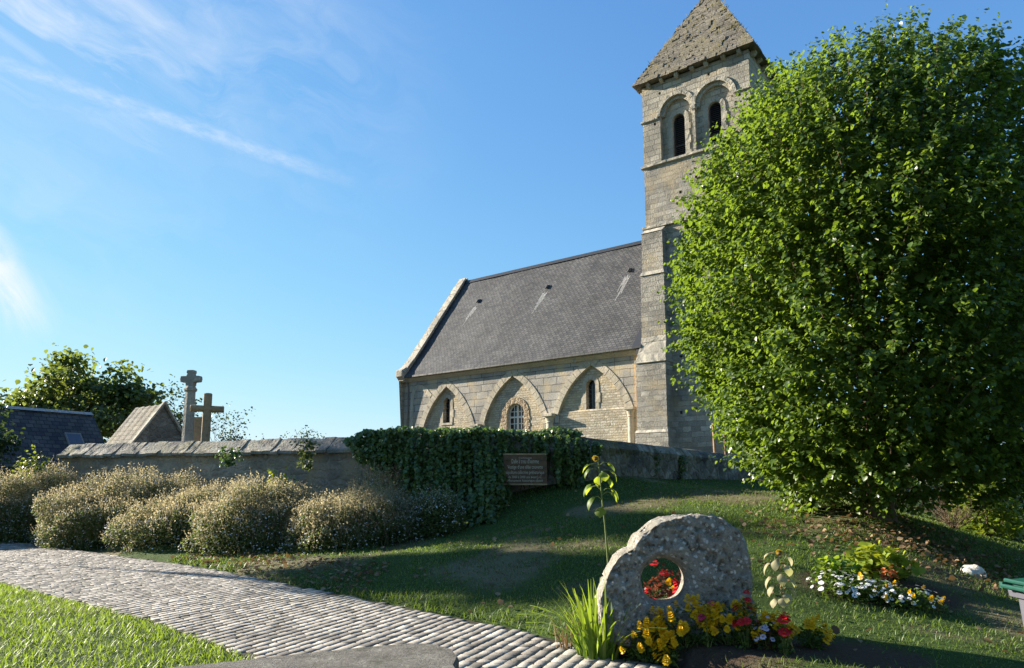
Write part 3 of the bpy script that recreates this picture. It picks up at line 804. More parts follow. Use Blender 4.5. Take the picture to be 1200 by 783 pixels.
    for i in range(len(pr) - 1):
        a, b = Vector((pr[i][0], pr[i][1])), Vector((pr[i + 1][0], pr[i + 1][1])); L = (b - a).length; k = max(1, int(L / .8)); d = (b - a) / L; nn = Vector((-d.y, d.x)); nn = nn if nn.y > 0 else -nn
        for q in range(k):
            p0, p1 = a + d * (L * q / k + .006), a + d * (L * (q + 1) / k - .006); h = .11 + random.uniform(-.012, .012)
            mb.prism([tuple(p0), tuple(p1), tuple(p1 + nn * h), tuple(p0 + nn * h)], 'x', -16.5, -15.93 + random.uniform(-.02, .02))
    cb(mb, 'gable_coping', M['trim'], gab)
    mb = MB(); mb.prism([(-.62, 7.95), (-.62, 8.32), (-.1, 8.62), (.1, 8.3), (.1, 7.62), (-.3, 7.62)], 'x', -16.52, -15.98)
    cb(mb, 'kneeler_stone', M['trim'], gab, bevel=.03)
    mb = MB(); mb.tube([(-16.02, -.38, 7.84), (-16.0, -.36, 7.74), (-15.98, -.10, 7.55), (-15.98, -.07, 7.3), (-15.98, -.07, 2.3)], .045, 8)
    cb(mb, 'downpipe', M['pipe'], smooth=True)
    mb = MB(); mb.prism([(-.62, 7.82), (-.62, 7.9), (.25, 8.92), (.3, 8.80)], 'x', -.42, .06); mb.box(-.30, -.1, -.40, .1, 7.55, 7.86)
    cb(mb, 'roof_end_slab', M['ridge'])
    mb = MB(); mb.lathe([(.02, -.1), (.10, -.08), (.11, .1), (.06, .12)], 10)
    mb.v = [(-3.9 + p[0], -.12 - .0 + p[1], 7.66 + p[2] * .9) for p in mb.v]
    cb(mb, 'carved_head', M['trim'], smooth=True)

    # tower -------------------------------------------------------------
    X0, X1, D = .17, 5.5, 5.33
    mb = MB()
    holes = [(1.95, 15.05), (2.35, 14.1), (1.75, 10.7), (1.70, 7.2), (1.62, 4.65), (2.5, 12.1), (1.72, 12.4), (2.9, 9.0), (3.6, 6.2), (2.75, 15.6)]
    wall(mb, X0, X1, 2.2, 16.85, 0, .35, [(hx, hx + .13, hz, (lambda z: (lambda x: z))(hz + .15)) for hx, hz in holes])
    mb.face([(X0, 0, 2.2), (X0, D, 2.2), (X0, D, 16.85), (X0, 0, 16.85)]); mb.face([(X1, 0, 2.2), (X1, D, 2.2), (X1, D, 16.85), (X1, 0, 16.85)])
    mb.face([(X0, D, 2.2), (X1, D, 2.2), (X1, D, 16.85), (X0, D, 16.85)])
    mb.box(X0 + .3, X1 - .3, .36, .5, 2.2, 16.8)
    cb(mb, 'tower_wall', M['tower'])
    mb = MB()
    big = [(1.10, 2.76, 16.9, rnd(1.10, 2.76, 19.22)), (2.87, 4.73, 16.9, rnd(2.87, 4.73, 19.12))]
    pl = [(1.05, 20.35), (3.55, 20.42), (2.76, 18.75), (4.95, 18.9), (.75, 18.85)]
    pk = [(hx, hx + .12, hz, (lambda z: (lambda x: z))(hz + .14)) for hx, hz in pl if not (2.7 < hx < 2.9)]
    wall(mb, X0, X1, 16.85, 21.0, 0, .26, big + pk)
    win = [(1.63, 2.25, 16.98, rnd(1.63, 2.25, 18.86)), (3.42, 4.04, 16.98, rnd(3.42, 4.04, 18.86))]
    wall(mb, X0 + .05, X1 - .05, 16.85, 20.95, .255, .6, win)
    for xx in (X0, X1): mb.face([(xx, 0, 16.85), (xx, D, 16.85), (xx, D, 21), (xx, 0, 21)])
    mb.face([(X0, D, 16.85), (X1, D, 16.85), (X1, D, 21), (X0, D, 21)])
    cb(mb, 'belfry_wall', M['belfry'])
    for (c, zs, r) in ((1.93, 19.22, .83), (3.8, 19.12, .93)):
        mb = MB(); round_ring(mb, c, zs, r, r + .17, -.05, .1, 13)
        round_ring(mb, c, zs, r - .16, r - .003, .10, .25, 12)
        cb(mb, 'belfry_arch', M['trim'])
    for c in (1.94, 3.73):
        mb = MB()
        pts = [(c - .31, 16.98), (c + .31, 16.98)] + [(c + .31 * math.cos(a), 18.86 + .31 * math.sin(a)) for a in np.linspace(0, math.pi, 12)]
        mb.prism(pts, 'y', .58, .6)
        w = cb(mb, 'louvre_window', M['dark'])
        mb = MB(); z = 17.0
        while z < 19.08:
            hw = .28 if z < 18.86 else math.sqrt(max(.0009, .28 ** 2 - (z - 18.86) ** 2))
            mb.prism([(.40, z), (.40, z + .018), (.56, z + .12), (.56, z + .102)], 'x', c - hw, c + hw); z += .098
        cb(mb, 'louvre_slats', M['wood_dark'], w)
        mb = MB(); round_ring(mb, c, 18.86, .265, .312, .36, .57, 9); mb.box(c - .312, c - .265, .36, .57, 16.98, 18.86); mb.box(c + .265, c + .312, .36, .57, 16.98, 18.86); mb.box(c - .26, c + .26, .38, .56, 17.6, 17.64)
        cb(mb, 'louvre_frame', M['wood_dark'], w)
        mb = MB(); round_ring(mb, c, 18.86, .315, .53, .215, .5, 7, 16.98, .34)
        cb(mb, 'window_surround', M['trim'], w)
    def band(mb, z0, z1, proud, x0=X0, x1=X1, sides=True):
        x = x0 - (proud if x0 == X0 else 0); e = x1 + (proud if x1 == X1 else 0)
        while x < e - .01:
            w = min(random.uniform(.5, .9), e - x); j = random.uniform(-.012, .012)
            mb.prism([(-proud + j, z0 + .05), (-proud + j, z1 - .04), (-.02, z1), (-.0, z0)], 'x', x, x + w - .006); x += w
        if sides:
            for xx, s in ((X0, -1), (X1, 1)):
                a, b = sorted((xx, xx + s * proud)); mb.prism([(a, z0 + .03), (b, z0 + .03), (b, z1 - .02), (a, z1 - .02)], 'y', .003, D)
    for z0, z1, pr_ in ((16.72, 16.92, .12), (13.62, 13.82, .13)):
        mb = MB(); band(mb, z0, z1, pr_); cb(mb, 'string_course', M['trim'])
    mb = MB(); band(mb, 19.08, 19.24, .08, X0, 1.0, False); mb.prism([(X0 - .08, 19.1), (X0, 19.1), (X0, 19.22), (X0 - .08, 19.22)], 'y', .003, D); cb(mb, 'impost_course', M['trim'])
    mb = MB(); band(mb, 19.08, 19.22, .08, 4.84, X1, False); cb(mb, 'impost_course', M['trim'])
    mb = MB(); mb.box(2.74, 2.9, -.07, .24, 19.02, 19.2); cb(mb, 'impost_block', M['trim'])
    # corbel table
    for s in range(4):
        for i in range(7):
            t = (i + .5) / 7 * D + random.uniform(-.04, .04); a, b, h = .09 + random.uniform(-.015, .015), .24, .24
            mb = MB()
            q = [(0, 0), (-b, .10), (-b, .2), (0, .2)] if i % 2 else [(0, -.06), (-b * .6, -.04), (-b, .08), (-b, .2), (0, .2)]
            mb.prism(q, 'x', -a, a)
            vs = []
            for (px_, py_, pz_) in mb.v:
                if s == 0: vs.append((X0 + t + px_, py_, 20.86 + pz_))
                elif s == 1: vs.append((X1 - py_, t + px_, 20.86 + pz_))
                elif s == 2: vs.append((X0 + t + px_, D - py_, 20.86 + pz_))
                else: vs.append((X0 + py_, t + px_, 20.86 + pz_))
            mb.v = vs
            cb(mb, 'corbel', M['trim'], bevel=.015)
    # stone pyramid laid in courses
    mb = MB(); cx, cy = (X0 + X1) / 2, D / 2; n = 32; r3 = random.Random(5)
    Z0, Z1, H0 = 21.05, 26.72, D / 2 + .33
    for i in range(n):
        f0 = i / n; f1 = (i + 1) / n
        h0 = H0 * (1 - f0) ** 1.0 + .05; z0 = Z0 + (Z1 - Z0) * f0; z1 = Z0 + (Z1 - Z0) * f1 + .03
        for s in range(4):
            t = -h0
            while t < h0 - .02:
                w = min(r3.uniform(.22, .55), h0 - t)
                if h0 - t - w < .12: w = h0 - t
                o = r3.uniform(-.045, .03); dz = r3.uniform(-.025, .02)
                d0, d1 = h0 + o, h0 + o - .05 - r3.uniform(0, .05); inn = max(.0, h0 - .35)
                tt = [t + .006, t + w - .006]
                P8 = []
                for (d_, z_) in ((d0, z0 + dz), (d1, z1 + dz), (inn, z1 - .02), (inn, z0)):
                    for u_ in tt:
                        u2 = max(-d_, min(d_, u_))
                        P8.append({0: (cx + u2, cy - d_, z_), 1: (cx + d_, cy + u2, z_), 2: (cx - u2, cy + d_, z_), 3: (cx - d_, cy - u2, z_)}[s])
                mb.poly(P8, [(0, 1, 3, 2), (2, 3, 5, 4), (4, 5, 7, 6), (6, 7, 1, 0), (0, 2, 4, 6), (1, 7, 5, 3)])
                t += w
    b = H0 - .3
    mb.poly([(cx - b, cy - b, Z0 + .02), (cx + b, cy - b, Z0 + .02), (cx + b, cy + b, Z0 + .02), (cx - b, cy + b, Z0 + .02), (cx, cy, Z1 - .5)], [(0, 3, 2, 1), (0, 1, 4), (1, 2, 4), (2, 3, 4), (3, 0, 4)])
    cb(mb, 'tower_roof', M['roofstone'])
    # stepped corner buttress
    def sloped(mb, x0, x1, yf, z0, z1, x0b, x1b, yfb):
        mb.poly([(x0, yf, z0), (x1, yf, z0), (x1, -.003, z0), (x0, -.003, z0), (x0b, yfb, z1), (x1b, yfb, z1), (x1b, -.003, z1), (x0b, -.003, z1)], [(0, 3, 2, 1), (4, 5, 6, 7), (0, 1, 5, 4), (1, 2, 6, 5), (2, 3, 7, 6), (3, 0, 4, 7)])
    mb = MB()
    sloped(mb, .12, 1.22, -.42, 11.45, 13.35, .14, 1.2, -.40); sloped(mb, .06, 1.28, -.5, 8.3, 11.25, .08, 1.27, -.49)
    sloped(mb, -.16, 1.36, -.78, 3.95, 7.05, -.14, 1.35, -.77); sloped(mb, -.22, 1.42, -.86, 2.2, 3.82, -.22, 1.42, -.86)
    bt = cb(mb, 'buttress', M['tower'])
    for parts_ in (((.11, 1.23, -.43, 13.352, 13.62, .15, 1.2, -.08),), ((.03, 1.31, -.54, 11.252, 11.45, .12, 1.22, -.43),),
                   ((-.2, 1.4, -.83, 7.052, 7.2, -.18, 1.38, -.80), (-.14, 1.35, -.77, 7.2, 8.05, .04, 1.3, -.52), (.03, 1.31, -.54, 8.05, 8.298, .05, 1.29, -.51)), ((-.23, 1.43, -.88, 3.822, 3.948, -.18, 1.38, -.80),)):
        mb = MB()
        for q in parts_: sloped(mb, *q)
        cb(mb, 'weathering_stone', M['trim'], bt)
build_church()


# ------------------------------------------------------------------ churchyard walls
def wall_run(pts, top, thick, seed, amp=.05, cap='flat'):
    pts = np.array(pts, float); seg = np.hypot(*np.diff(pts, axis=0).T); cum = np.concatenate([[0], np.cumsum(seg)]); n = int(cum[-1] / .22) + 1
    s = np.linspace(0, cum[-1], n); x = np.interp(s, cum, pts[:, 0]); y = np.interp(s, cum, pts[:, 1])
    tx, ty = np.gradient(x), np.gradient(y); L = np.hypot(tx, ty); tx /= L; ty /= L; nx, ny = -ty, tx       # n points into the churchyard
    g = ground_z(x, y); vs = []; rows = 12
    for i in range(n):
        t = top(x[i]); zb = g[i] - .5
        for r in range(rows):
            z = zb + (t - zb) * r / (rows - 1)
            o = amp * (value_noise(np.array([s[i]]), np.array([z * 1.0]), 1.6, seed, 4)[0] - .5) * 2
            if cap == 'round' and r == rows - 1: o += .06
            if cap == 'round' and r == rows - 2: o -= .03
            vs.append((x[i] + nx[i] * o, y[i] + ny[i] * o, z))
        if cap == 'round':
            for (o, dz) in ((.14, .09), (.3, .11), (thick - .05, .05)):
                k = .05 * (value_noise(np.array([s[i]]), np.array([o * 3]), 2.2, seed + 3, 3)[0] - .5)
                vs.append((x[i] + nx[i] * o, y[i] + ny[i] * o, t + dz + k))
        else:
            vs.append((x[i] + nx[i] * thick * .5, y[i] + ny[i] * thick * .5, t + .02))
        vs.append((x[i] + nx[i] * thick, y[i] + ny[i] * thick, t - .02)); vs.append((x[i] + nx[i] * thick, y[i] + ny[i] * thick, zb))
    k = len(vs) // n
    fs = [(i * k + j, (i + 1) * k + j, (i + 1) * k + j + 1, i * k + j + 1) for i in range(n - 1) for j in range(k - 1)]
    mb = MB(); mb.poly(vs, fs + [tuple(range(k)), tuple((n - 1) * k + j for j in range(k - 1, -1, -1))])
    return mb, (x, y, nx, ny, s)

def build_walls():
    t = thing('churchyard_wall', 'long low stone wall under a sloping cap of mossy slabs, behind the bushes', 'wall', (-6, 18.3, gz(-6, 18.2)))
    mb, (x, y, nx, ny, s) = wall_run(WALL[1:6], lambda x: 2.36, .5, 3)
    base = np.array(t.location)
    mb.v = [tuple(np.array(p) - base) for p in mb.v]; mb.build('wall_body', M['churchyard'], t, smooth=False)
    mb = MB(); r = random.Random(9); q = 0.0; L = s[-1]
    while q < L - .05:
        w = min(r.uniform(.22, .5), L - q); P = lambda ss: np.array([np.interp(ss, s, x), np.interp(ss, s, y)]); N = lambda ss: np.array([np.interp(ss, s, nx), np.interp(ss, s, ny)])
        dz = r.uniform(-.02, .02); f = r.uniform(-.03, .03); vs = []
        for ss in (q + .004, q + w - .004):
            p, nn = P(ss), N(ss)
            for (o, z) in ((-.14 + f, 2.31), (-.14 + f, 2.385), (.02, 2.50), (.25, 2.72), (.33, 2.72), (.68, 2.36), (.68, 2.31)):
                o2 = o + r.uniform(-.008, .008); v = p + nn * o2
                vs.append((v[0], v[1], z + dz + r.uniform(-.008, .008)))
        k = 7; mb.poly(vs, [(i, (i + 1) % k, (i + 1) % k + k, i + k) for i in range(k)] + [tuple(range(k - 1, -1, -1)), tuple(range(k, 2 * k))])
        q += w
    mb.v = [tuple(np.array(p) - base) for p in mb.v]; mb.build('wall_coping', M['coping'], t)
    g = WALL[5:]
    mb, _ = wall_run(g, lambda x: float(np.interp(x, [1.8, 3, 4.5, 6.6, 8.8, 11, 16], [2.60, 2.56, 2.50, 2.40, 2.16, 1.95, 1.75])), .5, 6, .07, 'round')
    base = np.array([4.2, 19.7, gz(4.2, 19.6)])
    mb.v = [tuple(np.array(p) - base) for p in mb.v]
    o = mb.build('churchyard_wall', stone_mat('mossy_wall_render', 'rubble', (0.13, 0.115, 0.085), (0.40, 0.36, 0.285), (0.22, 0.195, 0.15), (.34, .3), 1.0, tint=(0.17, 0.15, 0.06), lichen=.35, dark=1.0, dscale=1.5), None, loc=tuple(base))
    tag(o, 'crumbling mossy wall with a rounded top, running from the sign back behind the tree', 'wall')
build_walls()

# ------------------------------------------------------------------ foliage kit
def leaves(loc, out_az, r, size, droop=(-1.0, -.2), spread=1.0, roll=.5, tv=LEAF_V, tf=LEAF_F, wide=1.0):
    N = len(loc)
    az = out_az + r.normal(0, spread, N) - math.pi / 2
    Mx = rotmats(az, r.uniform(droop[0], droop[1], N), r.normal(0, roll, N))
    sc = r.uniform(size[0], size[1], N)
    return scatter(tv, tf, loc, Mx, np.stack([sc * wide, sc, sc], -1))

def limb(mb, p, d, L, r0, depth, rnd, ends=None, bend=.35, up=.15, kids=3):
    p = Vector(p); d = Vector(d).normalized(); path = [p.copy()]; n = 5
    for i in range(n):
        d = (d + Vector((rnd.gauss(0, bend), rnd.gauss(0, bend), rnd.gauss(0, bend) + up)) * .35).normalized()
        p = p + d * L / n; path.append(p.copy())
    rr = [r0 * (1 - .6 * i / n) for i in range(n + 1)]
    mb.tube(path, rr, 7 if depth > 1 else 5)
    if depth <= 0:
        if ends is not None: ends.append((path[-1], d))
        return
    for k in range(kids):
        i = rnd.randint(2, n); e = (d + Vector((rnd.gauss(0, .7), rnd.gauss(0, .7), rnd.gauss(.15, .45)))).normalized()
        limb(mb, path[i], e, L * rnd.uniform(.5, .75), rr[i] * .65, depth - 1, rnd, ends, bend, up, kids)

M['lime_leaf'] = leaf_mat('lime_leaf', [(0.024, 0.050, 0.010), (0.036, 0.072, 0.012), (0.050, 0.094, 0.014), (0.095, 0.135, 0.024)], .40, (0.26, 0.38, 0.028), .38, .45)
M['ivy_leaf'] = leaf_mat('ivy_leaf', [(0.040, 0.068, 0.016), (0.065, 0.108, 0.022), (0.095, 0.145, 0.03), (0.16, 0.20, 0.055)], .35, (0.12, 0.22, 0.03), .35, .5)
M['aster_leaf'] = leaf_mat('aster_leaf', [(0.034, 0.058, 0.016), (0.062, 0.095, 0.024), (0.095, 0.13, 0.034), (0.15, 0.165, 0.055)], .42, (0.16, 0.20, 0.05), .6, .2)
M['aster_top'] = leaf_mat('dry_aster_top', [(0.095, 0.10, 0.040), (0.17, 0.155, 0.075), (0.27, 0.235, 0.135), (0.42, 0.38, 0.26)], .5, (0.45, 0.38, 0.22), .8, .1)
M['white_petal'] = leaf_mat('white_petal', [(0.55, 0.54, 0.52), (0.72, 0.71, 0.70)], .3, (0.6, 0.6, 0.55), .6, .2)
M['lime_shrub_leaf'] = leaf_mat('yellow_green_leaf', [(0.10, 0.15, 0.015), (0.17, 0.22, 0.02), (0.25, 0.28, 0.03)], .4, (0.45, 0.5, 0.03), .5, .3)
M['bg_leaf'] = leaf_mat('far_tree_leaf', [(0.030, 0.055, 0.014), (0.05, 0.082, 0.02), (0.07, 0.10, 0.024), (0.10, 0.085, 0.04)], .45, (0.22, 0.28, 0.04), .45, .3)
M['dark_leaf'] = leaf_mat('dark_hedge_leaf', [(0.014, 0.026, 0.009), (0.024, 0.042, 0.012), (0.036, 0.058, 0.016)], .25, (0.10, 0.16, 0.03), .5, .3)
M['dry_twig'] = leaf_mat('dry_twig', [(0.12, 0.085, 0.055), (0.20, 0.15, 0.10)], .1, None, .9, .1)
M['strap_leaf'] = leaf_mat('strap_leaf', [(0.05, 0.11, 0.015), (0.08, 0.15, 0.018), (0.11, 0.18, 0.03), (0.20, 0.17, 0.04)], .45, (0.35, 0.48, 0.03), .4, .4)
M['stem'] = plain('green_stem', (0.10, 0.13, 0.03), 0.6, 0.3)
M['dry_stem'] = plain('dry_stem', (0.22, 0.16, 0.08), 0.7, 0.3)
M['dead_leaf'] = leaf_mat('dead_leaf', [(0.07, 0.045, 0.026), (0.12, 0.075, 0.042), (0.18, 0.12, 0.065), (0.25, 0.185, 0.11)], .2, (0.3, 0.18, 0.06), .8, .2)

# ------------------------------------------------------------------ the big lime tree
def build_big_tree():
    r = np.random.RandomState(5); rnd = random.Random(5)
    bx, by = 6.2, 12.2; bz = gz(bx, by)
    t = thing('lime_tree', 'huge dense rounded green tree in front of the tower, branches sweeping to the lawn', 'tree', (bx, by, bz))
    mb = MB(); mb.tube([(0, 0, -.3), (.02, 0, .1), (0, .02, .8), (.03, 0, 2.2), (0, .03, 4.2), (.02, 0, 6.4)], [.36, .25, .21, .18, .13, .05], 14)
    for k in range(16):
        z = 1.3 + 4.6 * k / 16; a = k * 2.4 + rnd.uniform(-.3, .3)
        limb(mb, (0, 0, z), (math.cos(a), math.sin(a), .75), 2.0 * (1 - z / 9), .06, 1, rnd, None, .3, .3)
    mb.build('trunk', M['bark'], t, smooth=True)
    zp = np.array([.1, .6, 1.2, 2.2, 3.4, 4.6, 5.6, 6.5, 7.2, 7.75, 8.1]); rp = np.array([1.2, 1.95, 2.45, 2.85, 3.02, 3.0, 2.84, 2.48, 1.95, 1.25, .4])
    # shoots over an uneven crown
    N = 5200
    zz = r.uniform(0.1, 8.2, N * 3); keep = r.rand(N * 3) < np.interp(zz, zp, rp) / 3.2; zz = zz[keep][:N]; N = len(zz)
    az = r.uniform(0, 2 * math.pi, N)
    lump = value_noise(az * 2.0, zz * .9, 1.0, 3, 3) ; lump2 = value_noise(np.cos(az) * 3 + 9, np.sin(az) * 3 + zz * 1.4, 1.2, 7, 2)
    dep = r.rand(N) ** 2.0
    rad = np.interp(zz, zp, rp) * (.80 + .24 * lump + .14 * lump2 - .30 * dep)
    # bottom skirt opens towards the sun side and the lit lawn
    low = sstep(1.5, .3, zz)
    root = np.stack([np.cos(az) * rad + .22, np.sin(az) * rad, zz], -1)
    up = .55 + .5 * sstep(3, 7.5, zz)
    d = np.stack([np.cos(az) * .75, np.sin(az) * .75, up], -1) + r.normal(0, .25, (N, 3))
    d /= np.linalg.norm(d, axis=1)[:, None]
    L = r.uniform(.35, .75, N) * (1 + .35 * sstep(6, 8, zz))
    k = 19
    tt = np.tile(np.linspace(.0, 1, k), (N, 1)) + r.uniform(-.03, .03, (N, k))
    pos = root[:, None] + d[:, None] * (L[:, None] * tt)[..., None]
    pos[..., 2] -= .22 * (tt ** 2) * L[:, None]
    pos += r.normal(0, .035, pos.shape)
    size = np.repeat(r.uniform(.85, 1.15, N), k) * (1 - .35 * tt.ravel() ** 2)
    P = pos.reshape(-1, 3); oaz = np.repeat(az, k)
    n = len(P)
    a = oaz + r.normal(0, .9, n) - math.pi / 2
    Mx = rotmats(a, r.uniform(-1.15, -.1, n), r.normal(0, .45, n))
    sc = size * r.uniform(.070, .112, n)
    V1, F1 = scatter(LEAF_V, LEAF_F, P, Mx, np.stack([sc, sc, sc], -1))
    # leaves deeper in the crown
    n = 21000; z2 = r.uniform(.7, 7.6, n); a2 = r.uniform(0, 6.283, n); r2 = np.interp(z2, zp, rp) * np.sqrt(r.uniform(.12, .66, n))
    V2, F2 = leaves(np.stack([np.cos(a2) * r2, np.sin(a2) * r2, z2], -1), a2, r, (.11, .17))
    V, Fa = join_np([(V1, F1), (V2, F2)])
    crown = link('crown', np_mesh('crown', V, Fa), M['lime_leaf'], t)
    mb = MB()
    for i in r.choice(N, 700, False):
        p = root[i]; mb.tube([tuple(p - d[i] * .25), tuple(p), tuple(p + d[i] * L[i] * .55), tuple(p + d[i] * L[i] * .98 - np.array([0, 0, .2 * L[i]]))], [.009, .007, .005, .002], 3, False)
    mb.build('twigs', M['bark'], t)
build_big_tree()

def leafy_tree(name, label, X, Y, H, W, seed, trunk_h, leaf, nleaf, mat, group=None, cat='tree', kids=3, depth=2, z=None, blob=.55, zmin=0, slim=1.0):
    r = np.random.RandomState(seed); rnd = random.Random(seed); g = gz(X, Y) if z is None else z
    t = thing(name, label, cat, (X, Y, g), 0, group)
    mb = MB(); ends = []
    mb.tube([(0, 0, -.4), (0, 0, trunk_h * .5), (.05, .03, trunk_h)], [H * .022 * slim, H * .017 * slim, H * .014 * slim], 9)
    for k in range(7):
        a = k * 2.4; e = rnd.uniform(.3, 1.4)
        limb(mb, (.0, 0, trunk_h * rnd.uniform(.8, 1)), (math.cos(a) * W / H, math.sin(a) * W / H, e), (H - trunk_h) * .55, H * .010, depth, rnd, ends, .35, .12, kids)
    E_ = np.array([tuple(p) for p, _ in ends]);
    sc = np.array([W / 2 / max(.1, np.abs(E_[:, :2]).max()), W / 2 / max(.1, np.abs(E_[:, :2]).max()), (H - .2) / E_[:, 2].max()])
    mb.v = [tuple(np.array(p) * np.array([sc[0], sc[1], 1 if p[2] < 0 else sc[2]])) for p in mb.v]; E_ = E_ * sc
    mb.build('trunk', M['bark'], t, smooth=True)
    E_ = E_[E_[:, 2] > zmin]
    idx = r.randint(0, len(E_), nleaf); P = E_[idx] + r.normal(0, 1, (nleaf, 3)) * np.array([blob, blob, blob * .6])
    V, Fa = leaves(P, np.arctan2(P[:, 1], P[:, 0]), r, leaf, (-1.2, .3), 1.2, .6)
    link('crown', np_mesh('crown', V, Fa), mat, t)
    return t

leafy_tree('roadside_tree', 'slim high crowned tree on the verge, shading the lawn beside the cobbled path', -22.0, 20.0, 10.0, 2.7, 29, 6.6, (.14, .24), 5500, M['bg_leaf'], group='trees along the verge', blob=.34, zmin=7.5, slim=.35)  # added out of view left; crown height set so it shades the lawn
leafy_tree('roadside_tree', 'taller wide crowned tree further along the verge, shading the upper bank', -27.0, 26.0, 12.8, 3.6, 30, 10.2, (.14, .24), 6500, M['bg_leaf'], group='trees along the verge', blob=.36, zmin=11.2, slim=.5)  # second unseen tree, added to throw shade on the upper bank
c = at(108, 500, 45)
leafy_tree('broad_tree', 'broad dark green tree behind the slate roofed house on the left', c[0] - 1.5, 45, 9.4, 9.2, 31, 2.2, (.22, .36), 12000, M['bg_leaf'], blob=.62)
c = at(168, 500, 40)
leafy_tree('sparse_tree', 'thin grey leaved tree rising behind the small stone chapel', c[0] + .6, 41, 6.6, 4.6, 35, 2.0, (.12, .2), 900, M['dark_leaf'], blob=.35)
for px, Yd, H, W, sd, lab in ((262, 38, 5.6, 3.0, 41, 'wispy bush against the sky just right of the brown cross'), (345, 42, 4.75, 4.4, 43, 'low wispy bush barely topping the wall between the crosses and the church')):
    c = at(px, 500, Yd)
    leafy_tree('wispy_bush', lab, c[0], Yd, H - gz(c[0], Yd) + .2, W, sd, .8, (.08, .14), 700, M['dark_leaf'], cat='bush', blob=.25)

# ------------------------------------------------------------------ aster bushes in front of the wall
def mound_points(r, n, rx, ry, h, seed, shell=.55):
    """points through the outer shell of an uneven half mound"""
    az = r.uniform(0, 6.283, n); el = np.arcsin(r.uniform(0.0, 1, n)); u = 1 - shell * r.rand(n) ** 1.7
    lump = .66 + .60 * value_noise(az * 1.6 + seed, el * 2.6, 1.2, seed, 3)
    k = u * lump
    return np.stack([np.cos(az) * np.cos(el) * rx * k, np.sin(az) * np.cos(el) * ry * k, np.sin(el) ** .8 * h * k], -1), az, el

def aster_bush(name, label, X, Y, rx, ry, h, seed, nl, nt, nf, tall=.0, group='bushes in front of the churchyard wall', dry=1.0):
    r = np.random.RandomState(seed); g = gz(X, Y)
    t = thing(name, label, 'bush', (X, Y, g), 0, group)
    def sit(P):
        P = P.copy(); P[:, 2] += ground_z(P[:, 0] + X, P[:, 1] + Y) - g; return P
    P, az, el = mound_points(r, nl, rx, ry, h * .95, seed, .7)
    V, Fa = leaves(sit(P), az, r, (.035, .075), (-.6, 1.2), 1.3, .8, SMALL_V, SMALL_F)
    link('foliage', np_mesh('foliage', V, Fa), M['aster_leaf'], t)
    # wiry stems with dry tops
    P, az, el = mound_points(r, nt, rx, ry, h, seed, .28)
    keep = r.rand(nt) < .35 + .65 * sstep(.1, .7, el)
    P, az = P[keep], az[keep]; n = len(P)
    Mx = rotmats(az - math.pi / 2 + r.normal(0, .8, n), r.uniform(-.1, .75, n), r.normal(0, .3, n))
    L = r.uniform(.07, .22, n) * (1 + tall)
    V1, F1 = scatter(BLADE_V, BLADE_F, sit(P), Mx, np.stack([np.full(n, .008), L, L], -1))
    Q = P + np.einsum('nij,j->ni', Mx, np.array([0, .4, .95])) * L[:, None]
    Q = np.repeat(Q, 2, 0) + r.normal(0, .022, (2 * n, 3))
    V2, F2 = leaves(sit(Q), np.repeat(az, 2), r, (.022, .05), (-.4, 1.2), 1.5, .8, SMALL_V, SMALL_F, 1.3)
    V, Fa = join_np([(V1, F1), (V2, F2)])
    o = link('dry_stems', np_mesh('dry_stems', V, Fa), M['aster_top'], t)
    P, az, el = mound_points(r, nf, rx * 1.03, ry * 1.03, h * 1.02, seed, .12)
    n = len(P); Mx = rotmats(az - math.pi / 2, r.uniform(-.9, .6, n), r.normal(0, .4, n))
    V, Fa = scatter(DOT_V, DOT_F, sit(P), Mx, r.uniform(.010, .019, n))
    o = link('blossoms', np_mesh('blossoms', V, Fa), M['white_petal'], t); o['kind'] = 'stuff'
    return t

def px_bush(px0, px1, top, bot, Y, name, label, seed, dens=1.0, ry=None, tall=0, dry=1.0):
    xc = ((px0 + px1) / 2 - 600) / F_PX * Y; rx = (px1 - px0) / 2 / F_PX * Y
    zt = at((px0 + px1) / 2, top, Y)[2]; h = (zt - gz(xc, Y)) / 1.06
    ry = ry or min(rx, 1.25); A = rx * ry + (rx + ry) * h
    return aster_bush(name, label, xc, Y, rx, ry, h, seed, int(4600 * A * dens), int(1350 * A * dens * dry), int(520 * A * dens), tall)
px_bush(-50, 128, 552, 620, 19.7, 'aster_bush', 'leftmost pale brown bush at the end of the churchyard wall', 51, ry=.75)
px_bush(38, 256, 556, 632, 18.2, 'aster_bush', 'long dry topped bush between the leftmost bush and the one beneath the yellow green shrub', 52, ry=.95)
px_bush(138, 338, 570, 648, 16.9, 'aster_bush', 'rounded dense bush on the path side, left of the bush dotted with white blossom', 53, ry=1.0)
px_bush(222, 402, 566, 655, 15.9, 'aster_bush', 'bush dotted with small white blossom directly beneath the yellow green shrub', 54, ry=1.15)
px_bush(328, 500, 578, 648, 15.2, 'aster_bush', 'golden brown bush next to the ivy, nearest the worn grass', 55, tall=.3)
px_bush(400, 478, 552, 620, 16.2, 'tall_aster', 'tall thin stems with white specks sticking up against the wall beside the ivy', 56, dens=.35, tall=.9, ry=.5)
px_bush(470, 545, 572, 622, 15.3, 'white_aster', 'low bush of tiny white flowers at the foot of the ivy', 57, dens=.9, ry=.6, dry=.25)

